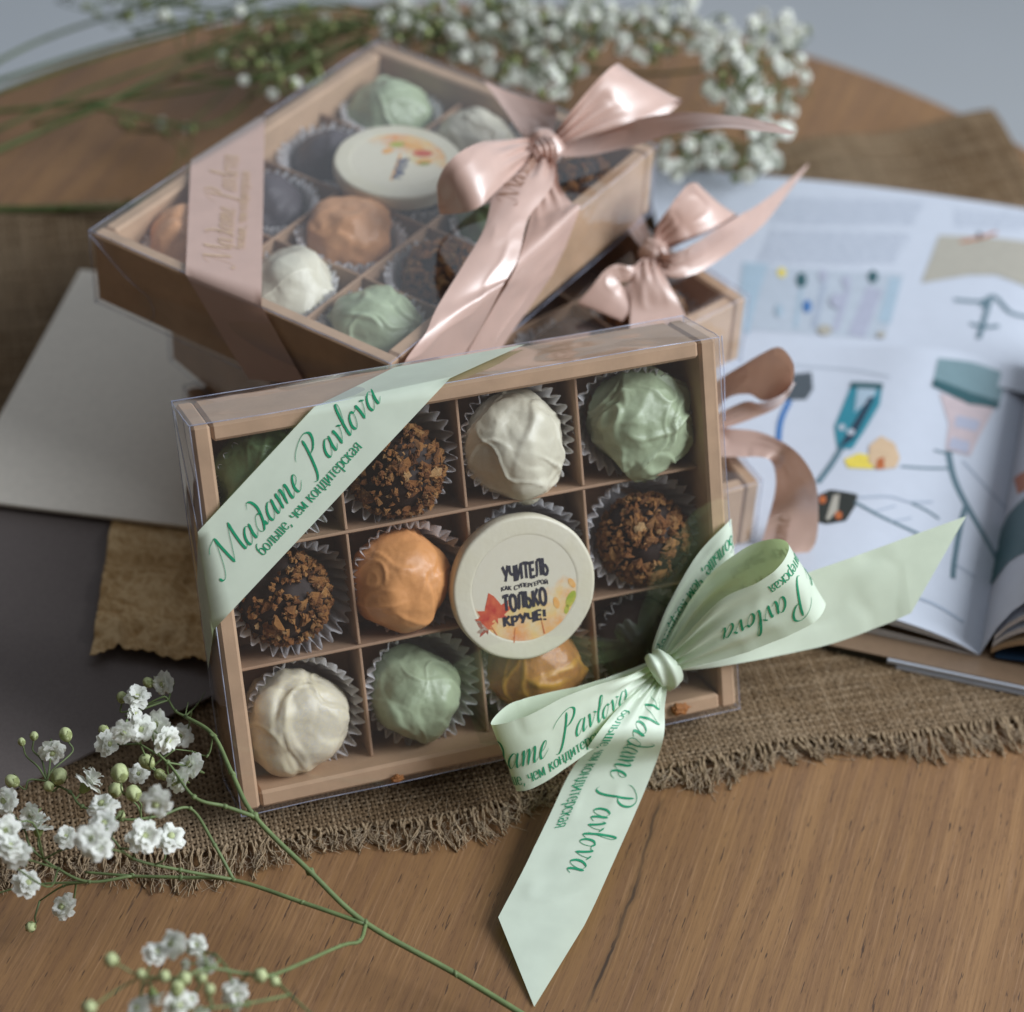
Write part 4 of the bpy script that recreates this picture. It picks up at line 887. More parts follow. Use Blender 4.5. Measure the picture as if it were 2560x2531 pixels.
# --- rose ribbon on the top box
def rose_top():
    f = F2.on; kc = f(1020, 276, .012)
    t = empty('gift_ribbon', T(kc), 'rose satin ribbon with its large bow on the top box of the stack', 'ribbon', 'satin ribbons tied round the boxes')
    mats = [PINK, GOLD_INK, BRONZE_INK]
    b = MB(); h = .0007
    S = [(F2.top(366, 330, .001) * 0 + f(362, 304, h) + np.array([0, 0, -.02]) + F2.Y * .001, f(502, 214, h) + np.array([0, 0, -.02]) + F2.Y * .001), (f(362, 304, h) + F2.Y * .0006, f(502, 214, h) + F2.Y * .0006), (f(350, 518, h), f(493, 577, h)), (F2.left(446, 680, .0013), F2.left(556, 690, .0013)), (F2.left(470, 716, .0013), F2.left(578, 726, .0013))]
    st = Strip(S, 12, 10, sharp=True); st.mesh(b)
    V, F_ = script('Madame Pavlova', .086); st.text(b, V, F_, .036 - .012, .62, 1, 1, 1) if False else None
    o = f(436, 508, h); e = f(455, 250, h) - o; e /= np.linalg.norm(e); up = np.cross(F2.Z, e)
    b.add(o + V[:, :1] * e + V[:, 1:2] * up + F2.Z * (.0003 + V[:, 2:]), F_, 1)
    V, F_ = small(SUB, .058, .003); o = f(462, 470, h); b.add(o + V[:, :1] * e + V[:, 1:2] * up + F2.Z * (.0003 + V[:, 2:]), F_, 1)
    obj_at(b, 'band', mats, t, kc)
    # bands from the knot over the long right edge
    b = MB()
    fr = F2.front
    S = [(f(1024, 300, .010), f(1048, 300, .010), 0, .001), (f(1008, 358, .004), f(1054, 352, .004), .001, .001), (f(1000, 410, .0012), f(1078, 384, .0012)), (fr(975, 497, .0010), fr(1092, 397, .0010)), (fr(930, 580, .0012), fr(1040, 517, .0012)), (fr(880, 668, .0012), fr(965, 628, .0012)), (fr(862, 700, .0012), fr(945, 660, .0012))]
    st = Strip(S, 10, sharp=False); st.mesh(b); obj_at(b, 'band', mats, t, kc)
    # broad tail with lettering, falling over the edge in front
    b = MB()
    S = [(f(1004, 285, .012), f(1040, 290, .012), 0, .0015), (f(962, 318, .016), f(1046, 332, .015), .003, .001), (f(934, 352, .017), f(1036, 362, .015), .003), (f(914, 430, .014), f(997, 412, .013), .002), (f(874, 500, .009), f(978, 486, .007), .001), (f(826, 578, .004), f(958, 524, .003)), (f(803, 628, .0012), f(945, 545, .0012)), (fr(768, 676, .0022), fr(900, 628, .0022)), (fr(748, 705, .0022), fr(862, 692, .0022))]
    st = Strip(S, 10); st.mesh(b)
    V, F_ = script('Madame', .040); st.text(b, V, F_, .052, .52, -1, -1, 2)
    obj_at(b, 'tail', mats, t, kc)
    # tail pointing up and away
    b = MB()
    S = [(f(1014, 268, .012), f(1036, 266, .012), 0, .001), (f(984, 252, .014), f(1044, 248, .014), .003, .001), (f(952, 208, .016), f(1050, 218, .016), .003), (f(912, 152, .018), f(1049, 197, .018), .002)]
    st = Strip(S, 10); st.mesh(b); obj_at(b, 'tail', mats, t, kc)
    # tail to the right, seen nearly on edge
    b = MB()
    S = [(f(1042, 278, .010), f(1046, 292, .010), 0, .0005), (f(1110, 248, .014), f(1100, 294, .010), .001), (f(1200, 225, .024), f(1190, 276, .016), .001), (f(1290, 211, .034), f(1270, 252, .027)), (f(1385, 218, .042), f(1350, 241, .040)), (f(1450, 231, .046), f(1430, 247, .046)), (f(1500, 249, .048), f(1490, 254, .048))]
    st = Strip(S, 10); st.mesh(b); obj_at(b, 'tail', mats, t, kc)
    # upper right loop
    b = MB()
    S = [((1036, 262, .016), (1044, 280, .014), 0, .001), ((1062, 232, .026), (1085, 268, .018), .002, .002), ((1102, 180, .036), (1148, 246, .022), .003, .001), ((1137, 142, .042), (1212, 222, .024), .002), ((1162, 121, .041), (1280, 188, .021), .001), ((1168, 124, .034), (1283, 194, .013), .001), ((1150, 180, .022), (1240, 226, .010)), ((1085, 246, .014), (1140, 262, .008), .001, .001), ((1042, 270, .012), (1052, 284, .010), 0, .001)]
    st = Strip([(f(*q[0]), f(*q[1]), *(q[2:])) for q in S], 10); st.mesh(b); obj_at(b, 'loop', mats, t, kc)
    # left loop
    b = MB()
    S = [((1014, 262, .012), (1026, 290, .012), 0, .001), ((962, 263, .024), (980, 320, .018), .003, .001), ((905, 270, .034), (935, 362, .022), .003), ((862, 292, .036), (900, 394, .020), .002), ((834, 325, .030), (862, 403, .015)), ((825, 360, .020), (830, 403, .008)), ((850, 366, .010), (870, 395, .005)), ((930, 330, .006), (950, 370, .005)), ((1006, 280, .010), (1018, 300, .010), 0, .001)]
    st = Strip([(f(*q[0]), f(*q[1]), *(q[2:])) for q in S], 10); st.mesh(b); obj_at(b, 'loop', mats, t, kc)
    b = MB(); knot(b, f(1028, 277, .014), F2.X, F2.Y, F2.Z, .0062, .0078, .0070, 9)
    Strip([(f(1004, 262, .012), f(1030, 252, .012)), (f(1010, 274, .0215), f(1042, 264, .0215), .001, .0006), (f(1016, 288, .0205), f(1050, 282, .0205), .001, .0006), (f(1024, 304, .012), f(1050, 304, .012))], 6).mesh(b)
    obj_at(b, 'knot', mats, t, kc)
rose_top()

# --- rose ribbon on the middle box
def rose_mid():
    f = F3.on; kc = f(1237, 480, .010)
    t = empty('gift_ribbon', T(kc), 'glossy rose satin ribbon bow on the middle box, with a tail pointing at the magazine', 'ribbon', 'satin ribbons tied round the boxes')
    m = [PINK]
    def part(name, S, n=10): b = MB(); Strip([(f(*q[0]), f(*q[1]), *(q[2:])) for q in S], n).mesh(b); obj_at(b, name, m, t, kc)
    part('loop', [((1226, 462, .016), (1232, 486, .014), 0, .001), ((1242, 422, .026), (1254, 466, .016), .002, .001), ((1264, 390, .036), (1292, 452, .020), .002), ((1294, 352, .042), (1350, 430, .022), .001), ((1312, 345, .042), (1388, 406, .020), .001), ((1318, 352, .034), (1386, 412, .012), .001), ((1296, 405, .020), (1340, 436, .010)), ((1250, 456, .014), (1268, 466, .010), 0, .001), ((1232, 470, .012), (1240, 486, .010), 0, .001)])
    part('tail', [((1238, 472, .016), (1238, 506, .012), 0, .001), ((1264, 480, .022), (1258, 526, .010), .003, .001), ((1305, 462, .026), (1306, 520, .010), .003), ((1345, 437, .026), (1356, 492, .010), .002), ((1390, 411, .024), (1396, 462, .011)), ((1435, 384, .020), (1438, 428, .011)), ((1485, 344, .015), (1482, 372, .010)), ((1526, 308, .010), (1522, 318, .009))])
    part('loop', [((1228, 478, .012), (1230, 500, .012), 0, .001), ((1196, 502, .018), (1198, 530, .012), .001), ((1164, 499, .020), (1168, 533, .013)), ((1140, 512, .018), (1178, 548, .010)), ((1114, 545, .012), (1186, 586, .006)), ((1091, 574, .006), (1172, 606, .003)), ((1130, 570, .004), (1190, 590, .003)), ((1210, 520, .006), (1222, 540, .004))])
    part('tail', [((1218, 486, .013), (1244, 490, .013), 0, .001), ((1196, 508, .016), (1246, 508, .015), .002, .001), ((1193, 545, .012), (1266, 545, .012), .002), ((1190, 588, .006), (1288, 585, .006)), ((1188, 624, .003), (1296, 606, .003))])
    part('band', [((1226, 484, .010), (1240, 478, .010), 0, .001), ((1194, 448, .004), (1222, 432, .004), .001), ((1170, 400, .002), (1206, 380, .002))])
    b = MB(); knot(b, f(1236, 482, .013), F3.X, F3.Y, F3.Z, .0052, .0066, .0065, 14); obj_at(b, 'knot', m, t, kc)
rose_mid()

# --- rose ribbon on the lowest box
def rose_low():
    f = F4.on; kc = f(1340, 760, .010)
    t = empty('gift_ribbon', T(kc), 'rose satin ribbon bulging round the corner of the lowest box', 'ribbon', 'satin ribbons tied round the boxes')
    m = [PINK, BRONZE_INK]
    def part(name, S, n=10, text=None):
        b = MB(); st = Strip([(f(*q[0]) if len(q[0]) == 3 else at(*q[0][:2], q[0][3]), f(*q[1]) if len(q[1]) == 3 else at(*q[1][:2], q[1][3]), *(q[2:])) for q in S], n); st.mesh(b)
        if text: V, F_ = script('Madame', .036); st.text(b, V, F_, *text)
        obj_at(b, name, m, t, kc)
    part('loop', [((1330, 735, .010), (1335, 790, .008), 0, .001), ((1372, 706, .020), (1372, 752, .012), .001), ((1436, 668, .034), (1412, 744, .018)), ((1468, 655, .042), (1440, 757, .020)), ((1490, 672, .046), (1478, 748, .024)), ((1499, 700, .044), (1490, 740, .026)), ((1486, 736, .034), (1500, 722, .026)), ((1440, 758, .022), (1470, 765, .016)), ((1405, 758, .016), (1420, 790, .010)), ((1350, 782, .010), (1350, 815, .006), 0, .001)])
    part('band', [((1330, 800, .004), (1330, 862, .003)), ((1372, 808, .006), (1374, 862, .004), .001), ((1430, 815, .008), (1424, 862, .005)), ((1478, 835, .010), (1452, 868, .004)), ((1512, 862, .010), (1462, 890, 0, .047)), ((1537, 905, .006), (1462, 925, 0, .040)), ((1544, 960, 0, .040), (1448, 985, 0, .032)), ((1540, 1020, 0, .026), (1432, 1040, 0, .020)), ((1520, 1050, 0, .020), (1420, 1062, 0, .0195))], 10, (.098, .55, -1, 1, 1))
rose_low()

# ------------------------------------------------------------------ burlap cloth: real woven threads where the eye can read them
def m_jute():
    n = NT('jute_thread'); v = n.coord(); a = n.new('Attribute'); a.attribute_name = 'tone'
    g = n.noise(n.coord((1, 1, 1)), 1500, 3, 0.7); big = n.noise(v, 14, 3, 0.5)
    col = n.ramp(a.outputs['Fac'], [(0.0, (0.120, 0.076, 0.041)), (0.5, (0.235, 0.158, 0.090)), (1.0, (0.39, 0.29, 0.19))])
    col = n.mix(n.ramp(g, [(0.35, (0.6, .6, .6)), (0.65, (0, 0, 0))]), col, (0.10, 0.066, 0.038))
    col = n.mix(n.ramp(big, [(0.4, (0, 0, 0)), (0.7, (0.35, .35, .35))]), col, (0.33, 0.26, 0.18))
    return n.done(n.bsdf(col, 0.85, 0.15, n.bump(g, 0.5, 0.0005)))
JUTE = m_jute()
FRAY = m_plain('frayed_jute', (0.32, 0.24, 0.155), 0.85, 0.15, 0.3, 1500, .4)
FUZZ = m_plain('jute_fibre', (0.42, 0.335, 0.24), 0.8, 0.2, 0.25, 900, 0)
def m_gap_shade():
    n = NT('burlap_gap_shade'); c = n.new('TexCoord'); mp = n.new('Mapping'); n.link(c.outputs['UV'], mp.inputs[0])
    sx = n.new('TexWave'); sx.wave_type = 'BANDS'; sx.bands_direction = 'X'; sx.inputs['Scale'].default_value = 1; 
    f = n.noise(n.coord(), 700, 3, .6); g = n.noise(n.coord(), 30, 3, .6)
    col = n.ramp(f, [(0.35, (0.050, 0.030, 0.016)), (0.65, (0.105, 0.066, 0.036))]); col = n.mix(n.math('MULTIPLY', g, .4), col, (.085, .052, .028))
    return n.done(n.bsdf(col, .9, .1, n.bump(f, .8, .001)))
GAP_SHADE = m_gap_shade()
def build_burlap():
    ang = math.radians(15.3); e = np.array([math.cos(ang), math.sin(ang), 0]); d = np.array([-e[1], e[0], 0])
    corner = at(1872, 214, .016) * [1, 1, 0]; p = 0.00178
    U0, U1 = -0.62, 0.0
    FV = -0.4330                                              # where the weave ends in front (before the fringe)
    tc = np.array([-0.013, 0.879])
    def front(u): return FV + .0035 * np.sin(u * 21 + 1) + .0016 * np.sin(u * 67) - .004 * np.sin(u * 8)
    def hgt(P):
        x, y = P[:, 0], P[:, 1]
        r = np.hypot(x - tc[0], np.maximum(y - tc[1], 0)); over = np.clip(r - .366, 0, 1)
        z = 0.0016 + .0012 * (noise(np.stack([x * 14, y * 14, x * 0], 1), 3) + 1) - np.clip(r - .385, 0, 1) * 1.0
        # soft raised fold by the rear corner and at the far left
        z += .016 * np.exp(-(((x - corner[0]) ** 2 + (y - corner[1]) ** 2) / .0030)) + .007 * np.exp(-(((x - .16) ** 2 + (y - 1.09) ** 2) / .0010)) + .009 * np.exp(-((y - .985 - .2 * (x + .25)) / .012) ** 2) * np.clip((-.17 - x) / .04, 0, 1)
        return z
    uu = np.arange(U0, U1, p); nw = len(uu); rs = np.random.RandomState(8)
    v1 = 0.0; vv = np.arange(FV - .012, v1, p); nv = len(vv)
    Vs, Qs, Ts = [], [], []; cnt = 0
    def threads(kind, base, along, others):
        nonlocal cnt
        k = len(base); n = len(along)
        jit = rs.randn(k) * .00013; wd = p * rs.uniform(.27, .42, k); tone = rs.uniform(.15, .85, k)
        B = (base + jit)[:, None] + .00030 * noise(np.stack([np.repeat(np.arange(k), n) * 3.7, np.tile(along * 55, k), np.zeros(k * n)], 1), 5 if kind else 6).reshape(k, n)
        ph = (np.arange(k) % 2)[:, None]; A = np.broadcast_to(along[None], (k, n))
        q = A / p * math.pi + (0 if kind else math.pi)
        wave = np.sin(q + math.pi * ph + math.pi / 2) * .00046
        C = (corner + (e if kind else d) * B[..., None] + (d if kind else e) * A[..., None]).reshape(-1, 3)
        Z = hgt(C).reshape(k, n) + wave + .0006
        side = (e if kind else d); w = wd[:, None] * (1 + .22 * noise(np.stack([np.repeat(np.arange(k), n) * 1.9, np.tile(along * 240, k), np.ones(k * n)], 1), 9).reshape(k, n))
        C = C.reshape(k, n, 3)
        rows = []
        for off, dz in ((-1, -.00042), (-.5, .00026), (.5, .00026), (1, -.00042)):
            P = C + side * (w * off)[..., None]; P = P.copy(); P[..., 2] = Z + dz; rows.append(P)
        V = np.stack(rows, 2)                                  # k n 4 3
        idx = np.arange(k * n * 4).reshape(k, n, 4)
        a = idx[:, :-1, :-1]; b = idx[:, 1:, :-1]; c = idx[:, 1:, 1:]; dd = idx[:, :-1, 1:]
        Q = np.stack([a, b, c, dd], -1)
        if kind:                                               # warp threads stop at the wavy front line
            keep = (along[None, :-1] > front(base)[:, None] - .001)
        else:
            keep = (base[:, None] > front(along)[None, :-1])
        Q = Q[np.broadcast_to(keep[..., None], Q.shape[:3])]
        tn = np.clip(tone[:, None] + .3 * noise(np.stack([np.repeat(np.arange(k), n) * 2.3, np.tile(along * 90, k), np.zeros(k * n) + 4], 1), 12).reshape(k, n), 0, 1)
        Vs.append(V.reshape(-1, 3)); Qs.append(Q.reshape(-1, 4) + cnt); Ts.append(np.repeat(tn.reshape(-1), 4)); cnt += k * n * 4
    threads(True, uu, np.arange(FV - .014, v1, p / 2), vv)
    threads(False, vv, np.arange(U0, U1, p / 2), uu)
    V = np.concatenate(Vs); Q = np.concatenate(Qs); tone = np.concatenate(Ts); mi = np.zeros(len(Q), np.int32)
    # added backing sheet, coloured dark for the shade in the thread gaps
    nu, nb = 90, 70; U = np.linspace(U0, U1, nu); Wv = np.linspace(FV + .004, 0, nb); G = np.stack(np.meshgrid(U, Wv, indexing='ij'), -1).reshape(-1, 2)
    S = corner + e * G[:, :1] + d * G[:, 1:]; zz = hgt(S) - np.full(len(G), .0011); S = S.copy(); S[:, 2] = np.maximum(zz, .0004) if False else zz
    S[:, 2] = np.where(np.hypot(S[:, 0] - tc[0], np.maximum(S[:, 1] - tc[1], 0)) < .366, np.maximum(S[:, 2], .0005), S[:, 2])
    I = np.arange(nu * nb).reshape(nu, nb); QS = np.stack([I[:-1, :-1], I[1:, :-1], I[1:, 1:], I[:-1, 1:]], -1).reshape(-1, 4) + len(V)
    V = np.concatenate([V, S]); Q = np.concatenate([Q, QS]); tone = np.concatenate([tone, np.full(len(S), .3)]); mi = np.concatenate([mi, np.full(len(QS), 1, np.int32)])
    o = big_mesh('burlap_cloth', V, Q, [JUTE, GAP_SHADE], mi, attrs={'tone': tone})
    tag(o, 'coarse brown burlap cloth with a frayed front edge lying under the boxes', 'cloth')
    # frayed fringe
    b = MB(); V = []; F = []; tn = []
    def fibre(P, r, mi_):
        b.tube(P, r, 3, mi_, cap=False)
    for k, u in enumerate(uu):
        v0 = float(front(u)) + .001; ln = rs.uniform(.008, .0132) * (1 + .35 * math.sin(u * 60) + .2 * math.sin(u * 23)); sw = rs.randn() * .0022 + .0016 * math.sin(u * 95)
        n = 7; t = np.linspace(0, 1, n); w1 = rs.randn() * .0009
        base = corner + e * u + d * v0
        t = np.linspace(0, 1, 11); n = 11
        C_ = base + e * (sw * t ** 1.6 + w1 * np.sin(t * 5))[:, None] - d * (ln * t)[:, None]; zz = .0024 + .0012 * np.sin(t * 3 + rs.rand() * 3) + rs.uniform(0, .0012) - .0010 * t
        for tw in (0, math.pi):                                # two loosely twisted plies
            op = .00030 + .0009 * t ** 2 * rs.rand(); P = C_ + e * (op * np.cos(t * 9 + tw + k))[:, None]; P[:, 2] = np.maximum(zz + op * np.sin(t * 9 + tw + k), .0006)
            fibre(P, np.linspace(.00046, .00034, n) * rs.uniform(.8, 1.2), 2)
        for q in range(5):
            l2 = ln * rs.uniform(.3, 1.0); t = np.linspace(0, 1, 7); s0 = rs.uniform(0, .6)
            Q_ = base - d * (s0 * ln + l2 * (1 - s0 * .5) * t)[:, None] + e * (sw * (s0 + t * .6) ** 1.6 + rs.randn() * .0035 * t ** 1.3 + rs.randn() * .0011 * np.sin(t * rs.uniform(3, 10) + rs.rand() * 6))[:, None]
            Q_[:, 2] = np.maximum(.0018 + rs.uniform(-.0006, .0018) + rs.randn() * .0022 * t + rs.randn() * .0008 * np.sin(t * 6), .0004)
            fibre(Q_, rs.uniform(.00006, .00013), 1)
    for k in range(420):                                       # stray hairs over the weave
        u = rs.uniform(U0 + .14, U1 - .02); v = float(front(u)) + abs(rs.randn()) * .05 + .001; a = rs.rand() * 6.3; l = rs.uniform(.003, .010); t = np.linspace(0, 1, 6)
        c = corner + e * u + d * v; P = c + e * (math.cos(a) * l * (t - .5) + .0012 * np.sin(t * 7 + a))[:, None] + d * (math.sin(a) * l * (t - .5) + .0012 * np.cos(t * 5 + a))[:, None]
        P[:, 2] = hgt(P) + .0012 + .0018 * np.sin(math.pi * t); fibre(P, .00007, 1)
    b.build('fringe', [JUTE, FUZZ, FRAY], o); fr = o.children[0]
    a = fr.data.attributes.new('tone', 'FLOAT', 'POINT'); a.data.foreach_set('value', np.full(len(fr.data.vertices), .75, np.float32))
build_burlap()

# ------------------------------------------------------------------ papers on the left
def slab(name, pts, z, th, mat, label, cat, warp=0.0, n=24, seed=0):
    """four corner points -> subdivided sheet with thickness"""
    A, B, C, D = [np.array(q[:2]) for q in pts]; V = []; F = []
    for i in range(n + 1):
        for j in range(n + 1):
            a, c = i / n, j / n; p = A * (1 - a) * (1 - c) + D * a * (1 - c) + C * a * c + B * (1 - a) * c
            V.append((p[0], p[1], z))
    V = np.array(V); V[:, 2] += warp * (noise(np.stack([V[:, 0] * 9, V[:, 1] * 9, V[:, 0] * 0], 1), seed) + 1) * .5
    top = V + np.array([0, 0, th]); m = (n + 1) ** 2
    def g(i, j): return i * (n + 1) + j
    for i in range(n):
        for j in range(n): F.append((g(i, j) + m, g(i, j + 1) + m, g(i + 1, j + 1) + m, g(i + 1, j) + m)); F.append((g(i, j), g(i + 1, j), g(i + 1, j + 1), g(i, j + 1)))
    for i in range(n):
        F += [(g(i, 0), g(i, 0) + m, g(i + 1, 0) + m, g(i + 1, 0)), (g(i, n), g(i + 1, n), g(i + 1, n) + m, g(i, n) + m), (g(0, i), g(0, i + 1), g(0, i + 1) + m, g(0, i) + m), (g(n, i), g(n, i) + m, g(n, i + 1) + m, g(n, i + 1))]
    o = mesh_obj(name, np.vstack([V, top]), F, mat, smooth=False); tag(o, label, cat); return o
m_taupe = m_plain('taupe_paper', (0.155, 0.132, 0.125), 0.75, 0.25, 0.10, 900, .15)
m_cream = m_plain('cream_paper', (0.72, 0.67, 0.59), 0.7, 0.3, 0.04, 300, .08)
A = at(-40, 905, .0058); Bq = at(-90, 1548, .0058); Cq = at(470, 1287, .0058)
slab('paper_sheet', [A, Bq, Cq, A + (Cq - Bq)], .0058, .0012, m_taupe, 'dark taupe sheet of paper with a smooth surface under the cream one', 'paper', .0012, seed=3)
A = at(152, 514, .0105); Bq = at(-84, 944, .0105); Cq = at(620, 1034, .0105); Dq = A + (Cq - Bq)
slab('paper_card', [A, Bq, Cq, Dq], .0105, .0016, m_cream, 'plain cream card lying left of the boxes, its far part under the stack', 'card', .0008, seed=4)
def m_crumple():
    n = NT('crumpled_kraft'); a = n.new('Attribute'); a.attribute_name = 'tone'; v = n.coord(); f = n.noise(v, 500, 4, .6)
    col = n.ramp(a.outputs['Fac'], [(0.0, (.36, .225, .095)), (.5, (.45, .29, .13)), (1, (.60, .43, .23))]); col = n.mix(n.math('MULTIPLY', f, .12), col, (.24, .15, .07))
    return n.done(n.bsdf(col, .7, .25, n.bump(f, .2, .0004)))
def build_kraft_sheet():
    nu, nv = 70, 110; z = .0080
    L = crom([at(216, 940, z), at(205, 1040, z), at(190, 1140, z), at(172, 1256, z)], 10)
    R = crom([at(440, 975, z), at(437, 1070, z), at(430, 1160, z), at(412, 1268, z)], 10)
    def samp(P, t): q = t * (len(P) - 1); i = np.minimum(q.astype(int), len(P) - 2); f = (q - i)[:, None]; return P[i] * (1 - f) + P[i + 1] * f
    tv = np.linspace(0, 1, nv); l, r = samp(L, tv), samp(R, tv); tu = np.linspace(0, 1, nu)
    P = l[None] * (1 - tu)[:, None, None] + r[None] * tu[:, None, None]
    dn = (l[-1] - l[-8]); dn /= np.linalg.norm(dn)
    tear = (.0022 * noise(np.stack([tu * 6, tu * 0, tu * 0], 1), 4) + .0009 * noise(np.stack([tu * 40, tu * 0 + 3, tu * 0], 1), 5)) - .006 * np.exp(-((tu - .35) / .22) ** 2) + .003 * np.exp(-((tu - .92) / .1) ** 2)
    P = P + (tear[:, None] * np.clip((tv - .75) / .25, 0, 1)[None])[..., None] * dn
    X = P.reshape(-1, 3); rs = np.random.RandomState(2)
    S = rs.rand(95, 2) * np.ptp(X[:, :2], axis=0) + X[:, :2].min(0)
    W = X[:, :2] + .003 * np.stack([noise(X * 160, 1), noise(X * 160, 2)], 1)
    D = np.sort(np.linalg.norm(W[:, None] - S[None], axis=2), axis=1); edge = np.exp(-((D[:, 1] - D[:, 0]) / .0013) ** 2)
    rs3 = np.random.RandomState(12); Wp = X[:, :2] + .0045 * np.stack([noise(X * 70, 41), noise(X * 70, 42)], 1) + .0015 * np.stack([noise(X * 210, 43), noise(X * 210, 44)], 1)
    hgt = np.zeros(len(X)); edge = np.zeros(len(X))
    for q in range(44):                                        # many folds of random direction and reach
        an = rs3.rand() * math.pi; fq = rs3.uniform(30, 210); x = (Wp @ np.array([math.cos(an), math.sin(an)])) * fq + rs3.rand(); tr = np.abs((x % 1) - .5) * 2
        w_ = np.clip(noise(X * rs3.uniform(25, 60) + q * 3.1, q) * 1.6 + .1, 0, 1); hgt += w_ * tr * .055 / fq * 1.0; edge += w_ * np.exp(-((1 - tr) * (.5 / fq) / .00026) ** 2) * .9
    edge = np.clip(edge, 0, 1.0); hgt *= 1.7; hgt += .0008 * noise(X * 60, 7)
    X = X.copy(); X[:, 2] = z + np.maximum(hgt, -.001) * np.clip((np.tile(tv, nu) - .12) / .2, 0, 1) + .0004
    I = np.arange(nu * nv).reshape(nu, nv); Q = np.stack([I[:-1, :-1], I[:-1, 1:], I[1:, 1:], I[1:, :-1]], -1).reshape(-1, 4)
    o = big_mesh('kraft_paper', X, Q, [m_crumple()], attrs={'tone': np.clip(.3 + .6 * edge + .25 * noise(X * 90, 9), 0, 1)})
    md = o.modifiers.new('s', 'SOLIDIFY'); md.thickness = .0003; md.offset = -1
    tag(o, 'crumpled brown kraft paper scrap with a torn lower edge beside the leaning box', 'paper')
build_kraft_sheet()

# ------------------------------------------------------------------ magazines on the right
TINTED_PAGE = m_plain('coated_page', (0.49, 0.53, 0.61), 0.38, 0.45, 0.02, 120, .03)  # white paper; the window's blue and its shading are put into the base colour
PGREY = m_plain('page_edges', (0.50, 0.50, 0.53), 0.7, 0.3, 0.25, 1400, .3)
def flatmat(n, c, r=.42): return m_plain(n, c, r, .4, .06, 250, 0)
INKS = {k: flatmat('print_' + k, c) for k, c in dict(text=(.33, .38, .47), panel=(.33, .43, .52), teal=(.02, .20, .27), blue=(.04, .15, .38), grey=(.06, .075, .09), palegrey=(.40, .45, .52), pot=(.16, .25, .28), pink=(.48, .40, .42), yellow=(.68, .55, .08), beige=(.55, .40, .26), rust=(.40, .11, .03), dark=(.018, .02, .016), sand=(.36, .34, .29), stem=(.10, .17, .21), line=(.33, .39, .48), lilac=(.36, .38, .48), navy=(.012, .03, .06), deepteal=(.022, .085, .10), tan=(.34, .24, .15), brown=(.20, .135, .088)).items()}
IK = list(INKS); IM = [INKS[k] for k in IK]; II = {k: i + 2 for i, k in enumerate(IK)}       # slots 0 page, 1 edges
class Page:
    """page surface: s away from the gutter, t from near to far edge; zf(s) its arched height"""
    def __init__(s, g0, g1, width, side, zf): s.g0, s.ax = np.array(g0), np.array(g1) - np.array(g0); s.n = np.array([-s.ax[1], s.ax[0], 0]); s.n = s.n / np.linalg.norm(s.n) * side * width; s.zf = zf; s.n1 = s.n.copy()
    def P(s, a, t, dz=0.0): a = np.asarray(a, float); t = np.asarray(t, float); z = s.zf(a, t) + dz; X = s.g0[:2] + a[..., None] * (s.n[:2] + t[..., None] * (s.n1 - s.n)[:2]) + t[..., None] * s.ax[:2]; return np.concatenate([X, z[..., None]], -1)
    def st(s, u, v):
        z = .015; t = .5
        for _ in range(60):
            p = at(u, v, z)[:2] - s.g0[:2]; M_ = np.stack([(s.n + (s.n1 - s.n) * t)[:2], s.ax[:2]], 1); a, t = np.linalg.solve(M_, p); z = .6 * z + .4 * float(s.zf(np.array(min(max(a, 0), 1.2)), np.array(t)))
        return a, t
    def sheet(s, b, a0=0.0, a1=1.0, na=40, nt=10, dz=0.0, mi=0, t0=0.0, t1=1.0):
        A, Tt = np.meshgrid(np.linspace(a0, a1, na), np.linspace(t0, t1, nt), indexing='ij'); V = s.P(A, Tt, dz).reshape(-1, 3)
        b.add(V, [(i * nt + j, (i + 1) * nt + j, (i + 1) * nt + j + 1, i * nt + j + 1) for i in range(na - 1) for j in range(nt - 1)], mi, True)
    def poly(s, b, pix, ink, dz=.00028):
        """printed patch whose outline is given on the page; filled as a fan of finely cut triangles"""
        q = np.array([s.st(*p) for p in pix]); c = q.mean(0); k = len(q); rings = 5; V = []; F = []
        for r in range(1, rings + 1):
            f = r / rings
            for i in range(k):
                for m in range(4): w = q[i] * (1 - m / 4) + q[(i + 1) % k] * (m / 4); V.append(c + (w - c) * f)
        n = 4 * k; V.append(c)
        for r in range(rings - 1): F += [(r * n + i, r * n + (i + 1) % n, (r + 1) * n + (i + 1) % n, (r + 1) * n + i) for i in range(n)]
        F += [((i + 1) % n, i, rings * n) for i in range(n)]
        V = np.array(V); b.add(s.P(V[:, 0], V[:, 1], dz), F, II[ink], True)
    def line(s, b, pix, w, ink, dz=.00028):
        q = crom([s.st(*p) for p in pix], 8); P = s.P(q[:, 0], q[:, 1], dz); D = np.gradient(P, axis=0); D[:, 2] = 0; D /= np.linalg.norm(D, axis=1)[:, None]; N = np.stack([-D[:, 1], D[:, 0], D[:, 0] * 0], 1) * w / 2
        V = np.stack([P + N, P - N], 1).reshape(-1, 3); b.add(V, [(2 * i, 2 * i + 1, 2 * i + 3, 2 * i + 2) for i in range(len(P) - 1)], II[ink], True)
def ellipse(cx, cy, rx, ry, a=0, n=12): return [(cx + rx * math.cos(t) * math.cos(a) - ry * math.sin(t) * math.sin(a), cy + rx * math.cos(t) * math.sin(a) + ry * math.sin(t) * math.cos(a)) for t in np.linspace(0, 2 * math.pi, n, endpoint=False)]
